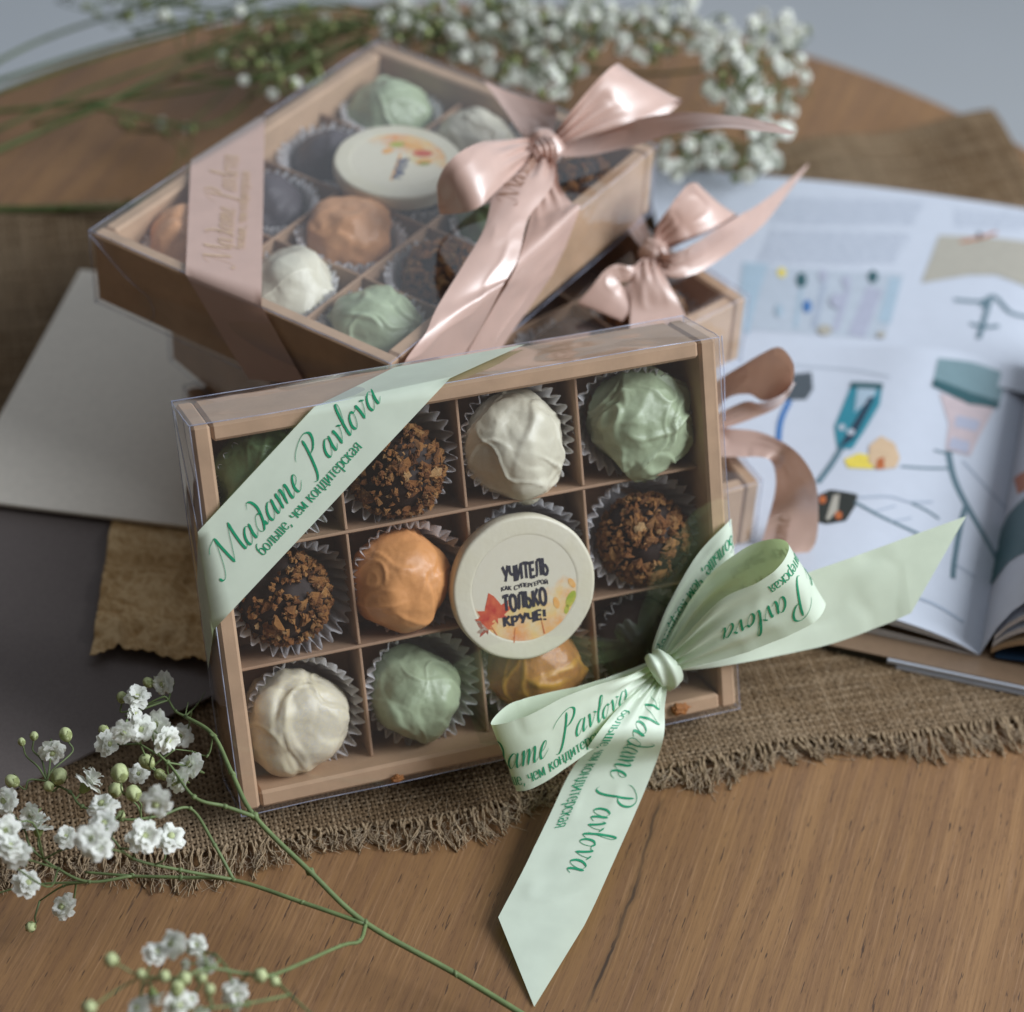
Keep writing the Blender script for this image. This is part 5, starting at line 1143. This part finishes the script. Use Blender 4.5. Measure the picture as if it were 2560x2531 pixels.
def edges(pg, b, base, a1, layers=5, t=0.0, gap=(.4, .55)):
    """stack of sheet edges seen along t = const"""
    A = np.linspace(0.004, a1, 60); top = pg.P(A, np.full(60, t)); 
    for k in range(layers):
        f0, f1 = k / layers, (k + .86) / layers
        if gap[0] <= f0 < gap[1]: continue
        lo = base + (top[:, 2] - base) * f0; hi = base + (top[:, 2] - base) * f1; V = []
        for i in range(60): V += [(top[i, 0], top[i, 1], lo[i]), (top[i, 0], top[i, 1], hi[i])]
        b.add(V, [(2 * i, 2 * i + 2, 2 * i + 3, 2 * i + 1) for i in range(59)], 1, False)
def build_magazines():
    rs = np.random.RandomState(4)
    # --- closed magazine underneath
    z0, z1 = .0042, .0088
    p0, p1 = at(1548, 1213, z1), at(1990, 1306, z1); e = p1 - p0; e /= np.linalg.norm(e); n = np.array([-e[1], e[0], 0]); w, dpt = .24, .23
    t = empty('magazine', T(p0), 'closed magazine with a plain brown cover lying under the open ones', 'magazine')
    c = lambda x, y, z: (e * x + n * y + np.array([0, 0, z - z1]))
    b = MB(); b.add([c(0, 0, z1), c(w, 0, z1), c(w, dpt, z1), c(0, dpt, z1), c(0, 0, z1 - .0004), c(w, 0, z1 - .0004), c(w, dpt, z1 - .0004), c(0, dpt, z1 - .0004)], [(0, 1, 2, 3), (7, 6, 5, 4), (0, 4, 5, 1), (0, 3, 7, 4), (1, 5, 6, 2), (3, 2, 6, 7)]); b.build('cover', [INKS['brown']], t)
    b = MB()
    for k in range(3):
        zz = z0 + (z1 - .0005 - z0) * k / 3; zt = zz + (z1 - .0005 - z0) / 3 * .86; x0 = .028 + .004 * (k == 0)
        b.add([c(x0, -.0004 - .0006 * (k != 1), q) for q in (zz, zt)] + [c(w, -.0004 - .0006 * (k != 1), q) for q in (zz, zt)] + [c(w, dpt - .001, q) for q in (zz, zt)] + [c(x0, dpt - .001, q) for q in (zz, zt)], [(0, 2, 3, 1), (2, 4, 5, 3), (1, 3, 5, 7), (0, 1, 7, 6)], 0)
    b.build('page_block', [TINTED_PAGE], t)
    b = MB(); b.add([c(.001, .001, z0), c(.029, .001, z0), c(.029, dpt, z0), c(.001, dpt, z0), c(.001, .001, z1 - .0005), c(.029, .001, z1 - .0005), c(.029, dpt, z1 - .0005), c(.001, dpt, z1 - .0005)], [(0, 1, 5, 4), (0, 4, 7, 3), (4, 5, 6, 7)]); b.build('cover_shadow', [INKS['dark']], t)  # dark block added for the shadow beneath the cover's edge
    # --- rear open magazine
    base = .0090
    def zr(a, t_): return base + .0100 * (1 - np.exp(-np.maximum(a, 0) / .13)) * (1 - .22 * a) + .0006 * np.sin(9 * a + 3 * t_)
    g0, g1 = at(2008, 775, base), at(2080, 432, base)
    pr = Page(g0, g1, .205, 1, zr); pr.n = (at(1500, 668, float(zr(np.array(.72), np.array(0.0)))) - g0) / .72; pr.n[2] = 0; pr.n1 = (at(1450, 333, float(zr(np.array(.72), np.array(1.0)))) - g1) / .72; pr.n1[2] = 0; t = empty('magazine', T((0, 0, 0)), 'open magazine with text columns and a stone photo, partly covered by the front one', 'magazine', 'open magazines')
    b = MB(); pr.sheet(b, 0, 1, 50, 14); edges(pr, b, base - .002, 1, 4, 1.0); 
    # text columns: many thin printed lines
    for k in range(20):
        v = 383 + k * 5.8 + (9 if k > 8 else 0); u = 1476 - k * 2.6; end = 1748 - k * 3.1 - (rs.rand() * 120 if k in (8, 19) else rs.rand() * 6)
        while u < end:
            w = min(rs.uniform(8, 30), end - u); pr.line(b, [(u, v - 8 + (u - 1470) * .032), (u + w, v - 8 + (u + w - 1470) * .032)], .0007, 'text'); u += w + rs.uniform(4, 7)
    for k in range(5):
        v = 398 + k * 7; u = 1800
        while u < 1930: w = rs.uniform(8, 26); pr.line(b, [(u, v + (u - 1800) * .06), (u + w, v + (u + w - 1800) * .06)], .0007, 'text'); u += w + 6
    pr.poly(b, [(1402, 496), (1450, 499), (1412, 632), (1395, 628)], 'panel')
    pr.poly(b, [(1402, 500), (1560, 510), (1705, 518), (1670, 640), (1540, 632), (1380, 622)], 'palegrey', .0002)
    dzk = .00045
    for (u, v, rx, ry, ink) in ((1475, 516, 8, 9, 'yellow'), (1512, 530, 10, 14, 'deepteal'), (1553, 522, 8, 12, 'lilac'), (1597, 533, 8, 12, 'lilac'), (1647, 524, 9, 12, 'deepteal'), (1523, 580, 8, 12, 'blue'), (1470, 588, 7, 12, 'panel'), (1556, 625, 14, 10, 'sand'), (1662, 634, 8, 6, 'sand'), (1580, 570, 14, 14, 'lilac')): dzk += .00004; pr.poly(b, ellipse(u, v, rx, ry), ink, dzk)
    for (u, v, u2, v2, w_, ink) in ((1650, 545, 1615, 635, .008, 'lilac'), (1600, 545, 1575, 625, .003, 'lilac'), (1512, 545, 1500, 620, .002, 'panel'), (1690, 525, 1668, 610, .006, 'panel'), (1555, 535, 1535, 620, .003, 'text')): pr.line(b, [(u, v), ((u + u2) / 2, (v + v2) / 2), (u2, v2)], w_, ink, .00034)
    pr.poly(b, [(1772, 445), (1850, 447), (1960, 460), (1960, 552), (1880, 520), (1830, 520), (1738, 535), (1755, 490)], 'sand')
    pr.line(b, [(1812, 458), (1850, 450), (1880, 440)], .002, 'rust', .0004); pr.line(b, [(1846, 454), (1848, 440)], .002, 'dark', .0004)
    for q in ([(1800, 567), (1850, 570), (1874, 560)], [(1852, 580), (1874, 560), (1905, 590), (1940, 600)], [(1868, 565), (1858, 600), (1846, 640)], [(1830, 612), (1860, 618), (1885, 616)], [(1855, 612), (1846, 640)]): pr.line(b, q, .0024, 'stem', .0004)
    b.build('left_page', [TINTED_PAGE, PGREY] + IM, t)
    b = MB(); p2 = Page(g0, g1, .205, -1, zr); p2.sheet(b, 0, 1, 40, 6); edges(p2, b, base - .002, 1, 4, 0.0); b.build('right_page', [TINTED_PAGE, PGREY], t)
    # --- front open magazine
    base = .0092
    def zl(a, t_): return base + .0010 + .0105 * (1 - np.exp(-np.maximum(a, 0) / .10)) * (1 - .10 * a) + .0035 * np.exp(-((a - .30) / .16) ** 2) * (.4 + .6 * t_) + .0004 * np.sin(7 * a + 2 * t_)
    g0, g1 = at(1847, 1240, base), at(1940, 712, base)
    pl = Page(g0, g1, .205, 1, zl); pl.n1 = (at(1430, 645, float(zl(np.array(.75), np.array(1.0)))) - g1) / .75; pl.n1[2] = 0; t = empty('magazine', T((0, 0, 0)), 'open magazine showing flower pots and a butterfly beside the boxes', 'magazine', 'open magazines')
    b = MB(); pl.sheet(b, 0, .93, 70, 16); edges(pl, b, base + .0003, .93, 6, 0.0, (.32, .62)); edges(pl, b, base, .93, 4, 1.0)
    pl.line(b, [(1500, 690), (1600, 698), (1680, 712)], .0012, 'palegrey')
    pl.poly(b, [(1500, 706), (1531, 703), (1534, 735), (1521, 755), (1470, 755), (1476, 732)], 'grey'); pl.line(b, [(1490, 756), (1472, 800), (1468, 870)], .0026, 'blue')
    pl.poly(b, [(1608, 722), (1665, 725), (1660, 764), (1632, 812), (1608, 848), (1580, 848), (1574, 806), (1596, 752)], 'teal'); pl.poly(b, [(1618, 730), (1655, 732), (1650, 748), (1612, 780)], 'panel', .0004)
    pl.poly(b, [(1640, 750), (1650, 752), (1610, 830), (1580, 850)], 'navy', .00045); pl.poly(b, ellipse(1588, 808, 7, 6), 'palegrey', .0005); pl.poly(b, ellipse(1605, 817, 8, 6), 'palegrey', .0005); pl.poly(b, [(1606, 722), (1666, 725), (1664, 736), (1604, 733)], 'deepteal', .0005)
    pl.line(b, [(1588, 846), (1568, 878), (1543, 912)], .0026, 'stem')
    pl.poly(b, [(1592, 868), (1620, 856), (1648, 862), (1648, 886), (1600, 884)], 'yellow'); pl.poly(b, [(1640, 842), (1662, 824), (1688, 838), (1698, 866), (1690, 884), (1655, 888), (1638, 872)], 'beige', .0004); pl.poly(b, [(1655, 868), (1668, 864), (1668, 886), (1652, 886)], 'rust', .0005)
    pl.poly(b, [(1770, 677), (1832, 684), (1899, 707), (1884, 768), (1832, 764), (1760, 724)], 'pot'); pl.poly(b, [(1762, 716), (1830, 742), (1886, 760), (1882, 772), (1828, 764), (1758, 730)], 'deepteal', .00045)
    pl.poly(b, [(1772, 742), (1828, 762), (1876, 772), (1850, 820), (1830, 862), (1784, 850), (1790, 800)], 'pink'); pl.poly(b, [(1805, 785), (1850, 796), (1842, 816), (1800, 806)], 'lilac', .0004); pl.poly(b, [(1796, 826), (1830, 836), (1826, 858), (1788, 846)], 'lilac', .0004)
    for q, w_, ink in (([(1700, 881), (1745, 884), (1792, 885)], .0013, 'stem'), ([(1762, 850), (1786, 856), (1800, 852)], .0012, 'stem'), ([(1788, 852), (1800, 905), (1826, 960), (1870, 1040), (1882, 1060)], .0030, 'stem'), ([(1822, 955), (1812, 990), (1800, 1060), (1797, 1092)], .0026, 'stem'), ([(1815, 870), (1860, 920), (1905, 965)], .0012, 'line'), ([(1612, 948), (1668, 978), (1760, 1022)], .0016, 'stem'), ([(1620, 940), (1680, 938), (1716, 948), (1760, 948)], .0011, 'line'), ([(1720, 950), (1750, 965), (1772, 980)], .0012, 'stem'), ([(1650, 966), (1690, 955)], .0008, 'line'), ([(1680, 985), (1720, 978)], .0008, 'line'), ([(1735, 1130), (1765, 1142), (1818, 1175)], .0016, 'line'), ([(1800, 1065), (1840, 1090)], .0010, 'line')): pl.line(b, q, w_, ink)
    pl.poly(b, [(1544, 935), (1566, 925), (1600, 930), (1618, 934), (1614, 955), (1596, 984), (1560, 990), (1543, 986)], 'dark'); pl.poly(b, [(1572, 936), (1584, 934), (1580, 965), (1562, 984), (1558, 980)], 'sand', .0004); pl.poly(b, ellipse(1582, 974, 7, 8), 'rust', .0005); pl.poly(b, ellipse(1552, 944, 7, 8), 'rust', .0004)
    b.build('left_page', [TINTED_PAGE, PGREY] + IM, t)
    # right page rises in a steep curl from the gutter
    def zq(a, t_): return base + .0010 + .046 * (1 - np.exp(-np.maximum(a, 0) / .045)) * (1 - .30 * a)
    pq = Page(g0, g1, .21, -1, zq); b = MB(); pq.sheet(b, 0, 1, 50, 12)
    pq.poly(b, [(1853, 1085), (1868, 1020), (1900, 975), (1960, 930), (1960, 1045), (1905, 1060), (1870, 1105)], 'deepteal'); pq.poly(b, [(1912, 905), (1940, 890), (1950, 920), (1920, 935)], 'rust', .0004)
    b.build('right_page', [TINTED_PAGE, PGREY] + IM, t)
    for k, sc_ in enumerate((.80, .62, .42)):
        def zk(a, t_, q=sc_): return base + .0008 + .046 * q * (1 - np.exp(-np.maximum(a, 0) / (.048 + .006 * k))) * (1 - .30 * a)
        pk = Page(g0, g1, .21 * (1 - .01 * k), -1, zk); b = MB(); th = .0028
        for dz in (0, -th * .33, -th * .66, -th): pk.sheet(b, .02, 1, 40, 3, dz, 0)
        A_ = np.linspace(.02, 1, 50); P = pk.P(A_, np.zeros(50)); V = []
        for i in range(50): V += [P[i] - np.array([0, 0, th]), P[i]]
        b.add(V, [(2 * i, 2 * i + 2, 2 * i + 3, 2 * i + 1) for i in range(49)], 1)
        b.build('page_bundle', [[TINTED_PAGE, PGREY], [TINTED_PAGE, PGREY], [INKS['tan'], INKS['tan']]][k], t)
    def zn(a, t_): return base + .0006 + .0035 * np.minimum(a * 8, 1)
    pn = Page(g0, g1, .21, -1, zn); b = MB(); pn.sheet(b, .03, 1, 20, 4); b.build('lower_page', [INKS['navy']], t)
build_magazines()

# ------------------------------------------------------------------ gypsophila
def m_petal():
    n = NT('white_petal'); v = n.coord(); f = n.noise(v, 5, 3)
    b = n.bsdf(n.ramp(f, [(.3, (.84, .86, .81)), (.7, (.92, .92, .90))]), .6, .2); tl = n.new('BsdfTranslucent'); tl.inputs[0].default_value = (.78, .82, .70, 1)
    m = n.new('MixShader'); m.inputs[0].default_value = .35; n.link(b, m.inputs[1]); n.link(tl.outputs[0], m.inputs[2]); return n.done(m.outputs[0])
PETAL = m_petal()
SEPAL = m_plain('green_calyx', (0.22, 0.28, 0.10), .55, .3, .25, 3, 0); HEART = m_plain('pale_green_heart', (0.43, 0.48, 0.25), .6, .3, .15, 4, 0)
BUDM = m_plain('bud_green', (0.27, 0.31, 0.13), .5, .35, .25, 2.2, 0); STEM = m_plain('stem_green', (0.135, 0.185, 0.075), .5, .35, .25, 120, .1)
STEM2 = m_plain('dark_stem_green', (0.075, 0.105, 0.032), .55, .3, .25, 120, .1)
def flower_mesh(seed, open_=1.0):
    rs = np.random.RandomState(seed); b = MB()
    for (n, r, up, w, z0) in ((6, 1.0, .22, .86, .10), (5, .80, .55, .74, .15), (4, .55, .80, .52, .20)):
        a0 = rs.rand() * 6
        for k in range(n):
            a = a0 + 2 * math.pi * k / n + rs.uniform(-.2, .2); rr = r * rs.uniform(.85, 1.12); uu = up * rs.uniform(.7, 1.3) * open_; V = []; nl, nw = 6, 5; tw = rs.uniform(-.35, .35)
            for i in range(nl):
                t = i / (nl - 1); wid = w * (.22 + .95 * math.sin(min(t, .92) * 1.75) ** 1.2) * .62
                for j in range(nw):
                    c = j / (nw - 1) * 2 - 1; le = rr * t * (1 - .10 * (1 if (i == nl - 1 and j in (1, 3)) else 0) * -1 - (.13 if (i == nl - 1 and j == 2) else 0) - .12 * c * c * t)
                    z = z0 + uu * math.sin(t * 1.7) * .8 - .22 * t * t * t * (1 - up) + .10 * c * c * t + .07 * math.sin(j * 2.6 + k + i * 1.3) * t + tw * c * wid * .5
                    x, y = le, c * wid; V.append((x * math.cos(a) - y * math.sin(a), x * math.sin(a) + y * math.cos(a), z))
            b.add(V, [(i * nw + j, (i + 1) * nw + j, (i + 1) * nw + j + 1, i * nw + j + 1) for i in range(nl - 1) for j in range(nw - 1)], 0, True)
    P = ICO1[0]; b.add(P * np.array([.24, .24, .18]) + np.array([0, 0, .50]), [tuple(f) for f in ICO1[1]], 2, True)
    n = 10; prof = [(.05, -.55), (.20, -.48), (.34, -.2), (.40, .08)]; V = []
    for k, (r, z) in enumerate(prof):
        for i in range(n): q = 1 + (.35 if (k == 3 and i % 2 == 0) else 0); V.append((r * q * math.cos(2 * math.pi * i / n), r * q * math.sin(2 * math.pi * i / n), z + (.12 if (k == 3 and i % 2 == 0) else 0)))
    b.add(V, [(k * n + i, k * n + (i + 1) % n, (k + 1) * n + (i + 1) % n, (k + 1) * n + i) for k in range(3) for i in range(n)] + [tuple(range(n - 1, -1, -1))], 1, True)
    o = b.build('flower', [PETAL, SEPAL, HEART]); me = o.data; bpy.data.objects.remove(o); return me
FLOWERS = [flower_mesh(s, q) for s, q in ((1, 1.0), (2, 1.35), (3, .8), (4, 1.15))]
def bud_mesh(seed):
    b = MB(); P = ICO3[0]; a = np.arctan2(P[:, 1], P[:, 0]); r = 1 + .06 * np.cos(5 * a) * (1 - P[:, 2] ** 2); V = P * r[:, None] * np.array([.86, .86, 1.05]); F = [tuple(f) for f in ICO3[1]]
    b.add(V, F, 0, True); n = 10; V = [(.0, 0, -1.2)]
    for k, (r_, z) in enumerate(((.5, -.9), (.86, -.35), (.93, .15))):
        for i in range(n): q = .25 if (k == 2 and i % 2) else 0; V.append(((r_ + .03) * math.cos(2 * math.pi * i / n), (r_ + .03) * math.sin(2 * math.pi * i / n), z + q * 1.2 - (.25 if (k == 2 and i % 2 == 0) else 0)))
    b.add(V, [(0, 1 + (i + 1) % n, 1 + i) for i in range(n)] + [(1 + k * n + i, 1 + k * n + (i + 1) % n, 1 + (k + 1) * n + (i + 1) % n, 1 + (k + 1) * n + i) for k in range(2) for i in range(n)], 1, True)
    o = b.build('bud', [HEART, BUDM]); me = o.data; bpy.data.objects.remove(o); return me
BUDS = [bud_mesh(1)]; _h = HEART; HEART = m_plain('dull_green_bud', (0.20, 0.235, 0.09), .6, .3, .25, 3, 0); BUDS.append(bud_mesh(1)); HEART = _h
class Sprig:
    def __init__(s, label, org, seed, stem=STEM, group='gypsophila sprigs'):
        s.o = np.array(org); s.t = empty('gypsophila_sprig', T(s.o), label, 'flower sprig', group); s.b = MB(); s.nodes = []; s.rs = np.random.RandomState(seed); s.stem = stem; s.nf = s.nb = 0
    def path(s, pts, r0, r1, n=8):
        P = crom(np.array(pts), n); s.b.tube(P, np.linspace(r0, r1, len(P)), 6); s.nodes += [P[i] for i in range(0, len(P), 4)] + [P[-1]]
        for p in pts[1:-1]:                                   # swollen joints
            p = np.array(p); d = s.rs.randn(3) * .0004; s.b.tube([p - d - [0, 0, .0002], p, p + d + [0, 0, .0002]], [r0 * .8, r0 * 1.45, r0 * .8], 6)
    def head(s, p, size, kind, up=None, ped=True, r=.00030, maxd=1e9):
        p = np.array(p, float); N = np.array(s.nodes); dd = np.linalg.norm((N - p) * [1, 1, .6], axis=1); c = N[np.argmin(dd + s.rs.rand(len(dd)) * .006)]
        d = p - c; L = np.linalg.norm(d) + 1e-9
        if up is None: up = d / L * .7 + np.array([0, -.15, .75]) + s.rs.randn(3) * .35
        up = np.array(up, float); up /= np.linalg.norm(up); base = p - up * size * (.5 if kind == 'f' else 1.1)
        if ped:
            k = s.rs.randn(3) * L * .10; P = crom([c, c + (base - c) * .45 + k + up * -L * .05, base - up * min(L * .25, .004), base], 5); s.b.tube(P, np.linspace(r * 1.35, r, len(P)), 5)
        if kind == 'f': me = FLOWERS[s.rs.randint(4)]; nm = 'flower'
        else: me = BUDS[1 if s.stem == STEM2 else 0]; nm = 'bud'
        o = bpy.data.objects.new(nm, me); COL.objects.link(o); o.parent = s.t
        q = Vector(up).to_track_quat('Z', 'Y'); o.matrix_basis = Matrix.Translation(Vector(p - s.o)) @ q.to_matrix().to_4x4() @ Matrix.Rotation(s.rs.rand() * 6, 4, 'Z') @ Matrix.Scale(size, 4)
    def done(s):
        obj_at(s.b, 'stem', [s.stem], s.t, s.o)

def sprig_front():
    s = Sprig('branching gypsophila sprig with white flowers and round buds reaching over the cloth in front', at(690, 1742, .03), 3)
    A = lambda u, v, z: at(u, v, z)
    s.path([A(1015, 1932, .010), A(860, 1838, .016), A(690, 1742, .026), A(585, 1645, .036), A(480, 1540, .046), A(438, 1460, .050), A(402, 1387, .052), A(349, 1352, .050)], .00125, .00075)
    s.path([A(690, 1744, .026), A(570, 1703, .028), A(441, 1661, .028), A(340, 1656, .028), A(249, 1653, .027), A(160, 1646, .026)], .00095, .0005)
    s.path([A(480, 1541, .046), A(425, 1522, .050), A(366, 1504, .054), A(316, 1439, .056), A(264, 1404, .058)], .00085, .00035)
    s.path([A(441, 1661, .028), A(405, 1595, .036), A(359, 1526, .042), A(300, 1540, .044), A(230, 1546, .044), A(155, 1522, .042), A(132, 1495, .040), A(88, 1474, .036)], .0007, .00035)
    s.path([A(441, 1660, .028), A(340, 1642, .034), A(250, 1620, .040), A(210, 1580, .048)], .0007, .0004)
    s.path([A(249, 1653, .027), A(168, 1664, .028), A(110, 1640, .032), A(60, 1602, .036), A(44, 1562, .038), A(8, 1520, .042)], .0006, .00035)
    s.path([A(168, 1664, .028), A(120, 1672, .022), A(75, 1700, .014)], .0005, .0003)
    s.path([A(168, 1664, .028), A(60, 1670, .026), A(-20, 1690, .022)], .0005, .0003)
    s.path([A(349, 1352, .050), A(331, 1342, .050), A(318, 1321, .050)], .0006, .0004)
    s.path([A(349, 1352, .050), A(372, 1330, .046), A(388, 1304, .040)], .0004, .0001)
    s.path([A(349, 1352, .050), A(355, 1325, .052)], .0003, .0001)
    s.path([A(402, 1387, .052), A(392, 1425, .046), A(362, 1418, .046), A(330, 1414, .048)], .00035, .0002)
    s.path([A(690, 1745, .026), A(678, 1776, .032), A(640, 1786, .040), A(512, 1841, .066), A(466, 1838, .072), A(395, 1828, .080), A(330, 1846, .084), A(268, 1842, .084)], .00075, .0004)
    s.path([A(512, 1841, .066), A(545, 1875, .070), A(610, 1935, .074)], .0005, .0004)
    s.path([A(545, 1878, .070), A(470, 1893, .080), A(400, 1902, .086), A(330, 1905, .088)], .0005, .0003)
    fl = [(313, 1290, .050, 5.2), (259, 1321, .052, 5.6), (252, 1348, .050, 3.6), (234, 1377, .078, 5.0), (266, 1376, .070, 5.6), (302, 1368, .066, 6.4), (309, 1392, .070, 6.0), (200, 1403, .056, 5.2), (345, 1388, .034, 5.2), (98, 1414, .040, 6.0), (162, 1484, .042, 6.4), (195, 1526, .056, 6.6), (262, 1463, .040, 4.4), (297, 1512, .084, 6.6), (365, 1447, .050, 6.2), (342, 1474, .050, 5.2), (268, 1579, .062, 6.8), (320, 1582, .052, 6.4), (176, 1585, .080, 6.6), (196, 1558, .070, 5.8), (186, 1600, .078, 5.4), (125, 1584, .050, 4.8), (64, 1535, .044, 4.8), (72, 1567, .040, 5.6), (14, 1512, .046, 6.0), (9, 1566, .066, 6.2), (37, 1615, .062, 5.8), (16, 1602, .068, 5.4), (50, 1670, .040, 5.6), (123, 1712, .018, 5.8),
          (331, 1785, 0.078, 5.7), (293, 1803, 0.075, 4.6), (372, 1785, 0.070, 4.0), (392, 1817, 0.069, 4.0), (352, 1820, 0.070, 2.4), (440, 1872, 0.067, 5.2), (288, 1875, 0.073, 4.5), (330, 1893, 0.076, 5.5), (264, 1908, 0.075, 5.0), (358, 1888, 0.070, 3.3), (449, 1897, 0.066, 3.4), (386, 1912, 0.073, 3.8)]
    for (u, v, z, r) in fl:
        s.head(A(u, v, z), r * .00084, 'f', up=None if s.rs.rand() < .35 else np.array([s.rs.uniform(-.8, .6), s.rs.uniform(-1.0, -.1), s.rs.uniform(.1, 1.0)]))
    for (u, v, z, r) in [(280, 1288, .050, 2.6), (230, 1316, .052, 2.7), (196, 1378, .054, 2.5), (64, 1389, .042, 2.1), (41, 1400, .042, 1.9), (124, 1386, .042, 3.2), (23, 1474, .040, 3.3), (111, 1465, .042, 4.0), (277, 1437, .050, 3.6), (226, 1459, .062, 4.2), (218, 1491, .050, 3.5), (252, 1497, .056, 3.8), (301, 1461, .046, 2.6), (309, 1466, .046, 1.7), (228, 1538, .046, 2.2), (58, 1749, .012, 2.6), (92, 1484, .040, 2.6), (330, 1478, .05, 2.4),
                         (210, 1811, .096, 3.0), (169, 1901, .098, 3.0), (491, 1841, .074, 3.2), (519, 1852, .070, 2.4), (348, 1846, .088, 3.0), (334, 1866, .088, 3.0), (395, 1868, .09, 2.4), (380, 1846, .084, 2.2), (310, 1842, .09, 2.6), (266, 1838, .088, 2.2)]:
        s.head(A(u, v, z), r * .00082, 'b')
    s.done()
sprig_front()
def sprig_back(label, pts, area_, nf, nb, seed, zr=(.03, .10), r0=.0013, fs=(3.3, 4.6), twigs=16, extra=()):
    A = [at(*p) for p in pts]; s = Sprig(label, A[len(A) // 2], seed, STEM2); s.path(A, r0, .0006)
    for e_ in extra: s.path([at(*q) for q in e_], .0011, .0006)
    rs = s.rs; poly = np.array(area_, float); lo, hi = poly.min(0), poly.max(0)
    def inside(p):
        c = False; n = len(poly)
        for i in range(n):
            a, b = poly[i], poly[(i + 1) % n]
            if (a[1] > p[1]) != (b[1] > p[1]) and p[0] < (b[0] - a[0]) * (p[1] - a[1]) / (b[1] - a[1]) + a[0]: c = not c
        return c
    def pick():
        while True:
            p = lo + rs.rand(2) * (hi - lo)
            if inside(p): return p
    end = np.array(A[-1])
    for k in range(twigs):                                     # side twigs spread through the head
        p = pick(); q = at(p[0], p[1], rs.uniform(*zr)); N = np.array(s.nodes); c = N[rs.randint(len(N) // 2, len(N))]
        s.path([c, c + (q - c) * .5 + rs.randn(3) * .006, q], .0006, .0003, 6)
    for k in range(nf):
        p = pick(); s.head(at(p[0], p[1], rs.uniform(*zr)), rs.uniform(*fs) * .00084, 'f', up=np.array([rs.uniform(-.7, .7), rs.uniform(-1, .1), rs.uniform(.2, 1)]), r=.00024)
    for k in range(nb):
        p = pick(); s.head(at(p[0], p[1], rs.uniform(*zr)), rs.uniform(1.5, 2.8) * .00094, 'b', r=.00036)
    s.done()
sprig_back('gypsophila sprig with a thick bright stem crossing the wood beyond the top box', [(-40, 300, .03), (90, 243, .034), (183, 203, .04), (310, 140, .045), (422, 91, .05), (513, 28, .06), (620, 12, .06)], [(440, 20), (660, 0), (715, 60), (600, 170), (470, 190), (400, 110)], 12, 60, 11, (.015, .08), .0016, (3.0, 4.0), 46, extra=([(-40, 262, .03), (150, 176, .04), (380, 92, .05), (600, -8, .06)], [(60, 236, .025), (300, 160, .035), (520, 100, .05), (720, 40, .06)], [(183, 203, .04), (356, 238, .03), (430, 222, .03), (520, 150, .045), (690, 80, .06)], [(330, 146, .04), (480, 150, .04), (620, 110, .05), (700, 60, .06)]))
sprig_back('gypsophila sprig with a long thin stem ending in flowers behind the top box', [(-40, 214, .03), (180, 192, .036), (420, 160, .044), (640, 90, .055), (760, 60, .06)], [(690, 0), (860, 0), (880, 120), (800, 95), (705, 75)], 38, 34, 12, (.03, .09), twigs=34)
sprig_back('gypsophila sprig lying along the rear table edge with small blurred flowers', [(-40, 165, .03), (200, 88, .04), (400, 40, .05), (600, 10, .06), (860, 30, .06)], [(850, 0), (1010, 0), (1030, 170), (930, 150), (830, 95)], 62, 34, 13, (.03, .09), twigs=30)
sprig_back('gypsophila sprig in the far corner whose stem leaves the table', [(-40, 135, .03), (91, 71, .035), (300, 2, .05), (430, -40, .06)], [(90, 0), (480, -40), (480, 50), (340, 60), (190, 40)], 6, 22, 14, (.03, .07), .0012, (3, 4.2), extra=([(-40, 188, .03), (160, 118, .04), (380, 48, .05), (540, -22, .06)], [(250, 62, .04), (420, 18, .05), (560, -32, .06)], [(350, 112, .04), (470, 72, .05), (620, 50, .06), (760, 42, .06)], [(420, 96, .04), (560, 86, .05), (700, 22, .06)]))
sprig_back('gypsophila sprig with a dense white head beside the upper rose bow', [(520, 60, .03), (800, 40, .05), (960, 70, .06), (1060, 90, .07)], [(960, 0), (1140, 0), (1145, 110), (1060, 190), (985, 165)], 74, 30, 15, (.03, .11), twigs=30)
sprig_back('gypsophila sprig with loose flowers against the pale floor beyond the table', [(900, 40, .05), (1040, 30, .06), (1180, 40, .07)], [(1120, 0), (1310, -20), (1322, 90), (1240, 120), (1150, 95)], 38, 10, 16, (.04, .11), .0010, (3.4, 4.6))
sprig_back('gypsophila sprig with the outermost full white head near the bare table edge', [(1080, 130, .03), (1230, 140, .05), (1340, 130, .06), (1420, 120, .07)], [(1310, 50), (1440, 15), (1535, 40), (1528, 140), (1490, 250), (1400, 250), (1330, 160)], 80, 18, 17, (.03, .11), .0010, (3.9, 5.2))
sprig_back('gypsophila sprig drooping over the far edge of the rear magazine', [(1120, 200, .03), (1260, 240, .035), (1360, 260, .04), (1420, 280, .04)], [(1250, 245), (1330, 225), (1485, 250), (1470, 320), (1380, 345), (1260, 340), (1240, 300)], 56, 12, 18, (.020, .05), .0010, (3.7, 4.8))
sprig_back('gypsophila sprig with a bare low stem running under the corner of the top box', [(-40, 397, .012), (120, 394, .014), (245, 388, .018), (330, 360, .02)], [(180, 200), (430, 255), (400, 275), (250, 240)], 2, 8, 19, (.015, .03), .0024, (3, 4), 2)
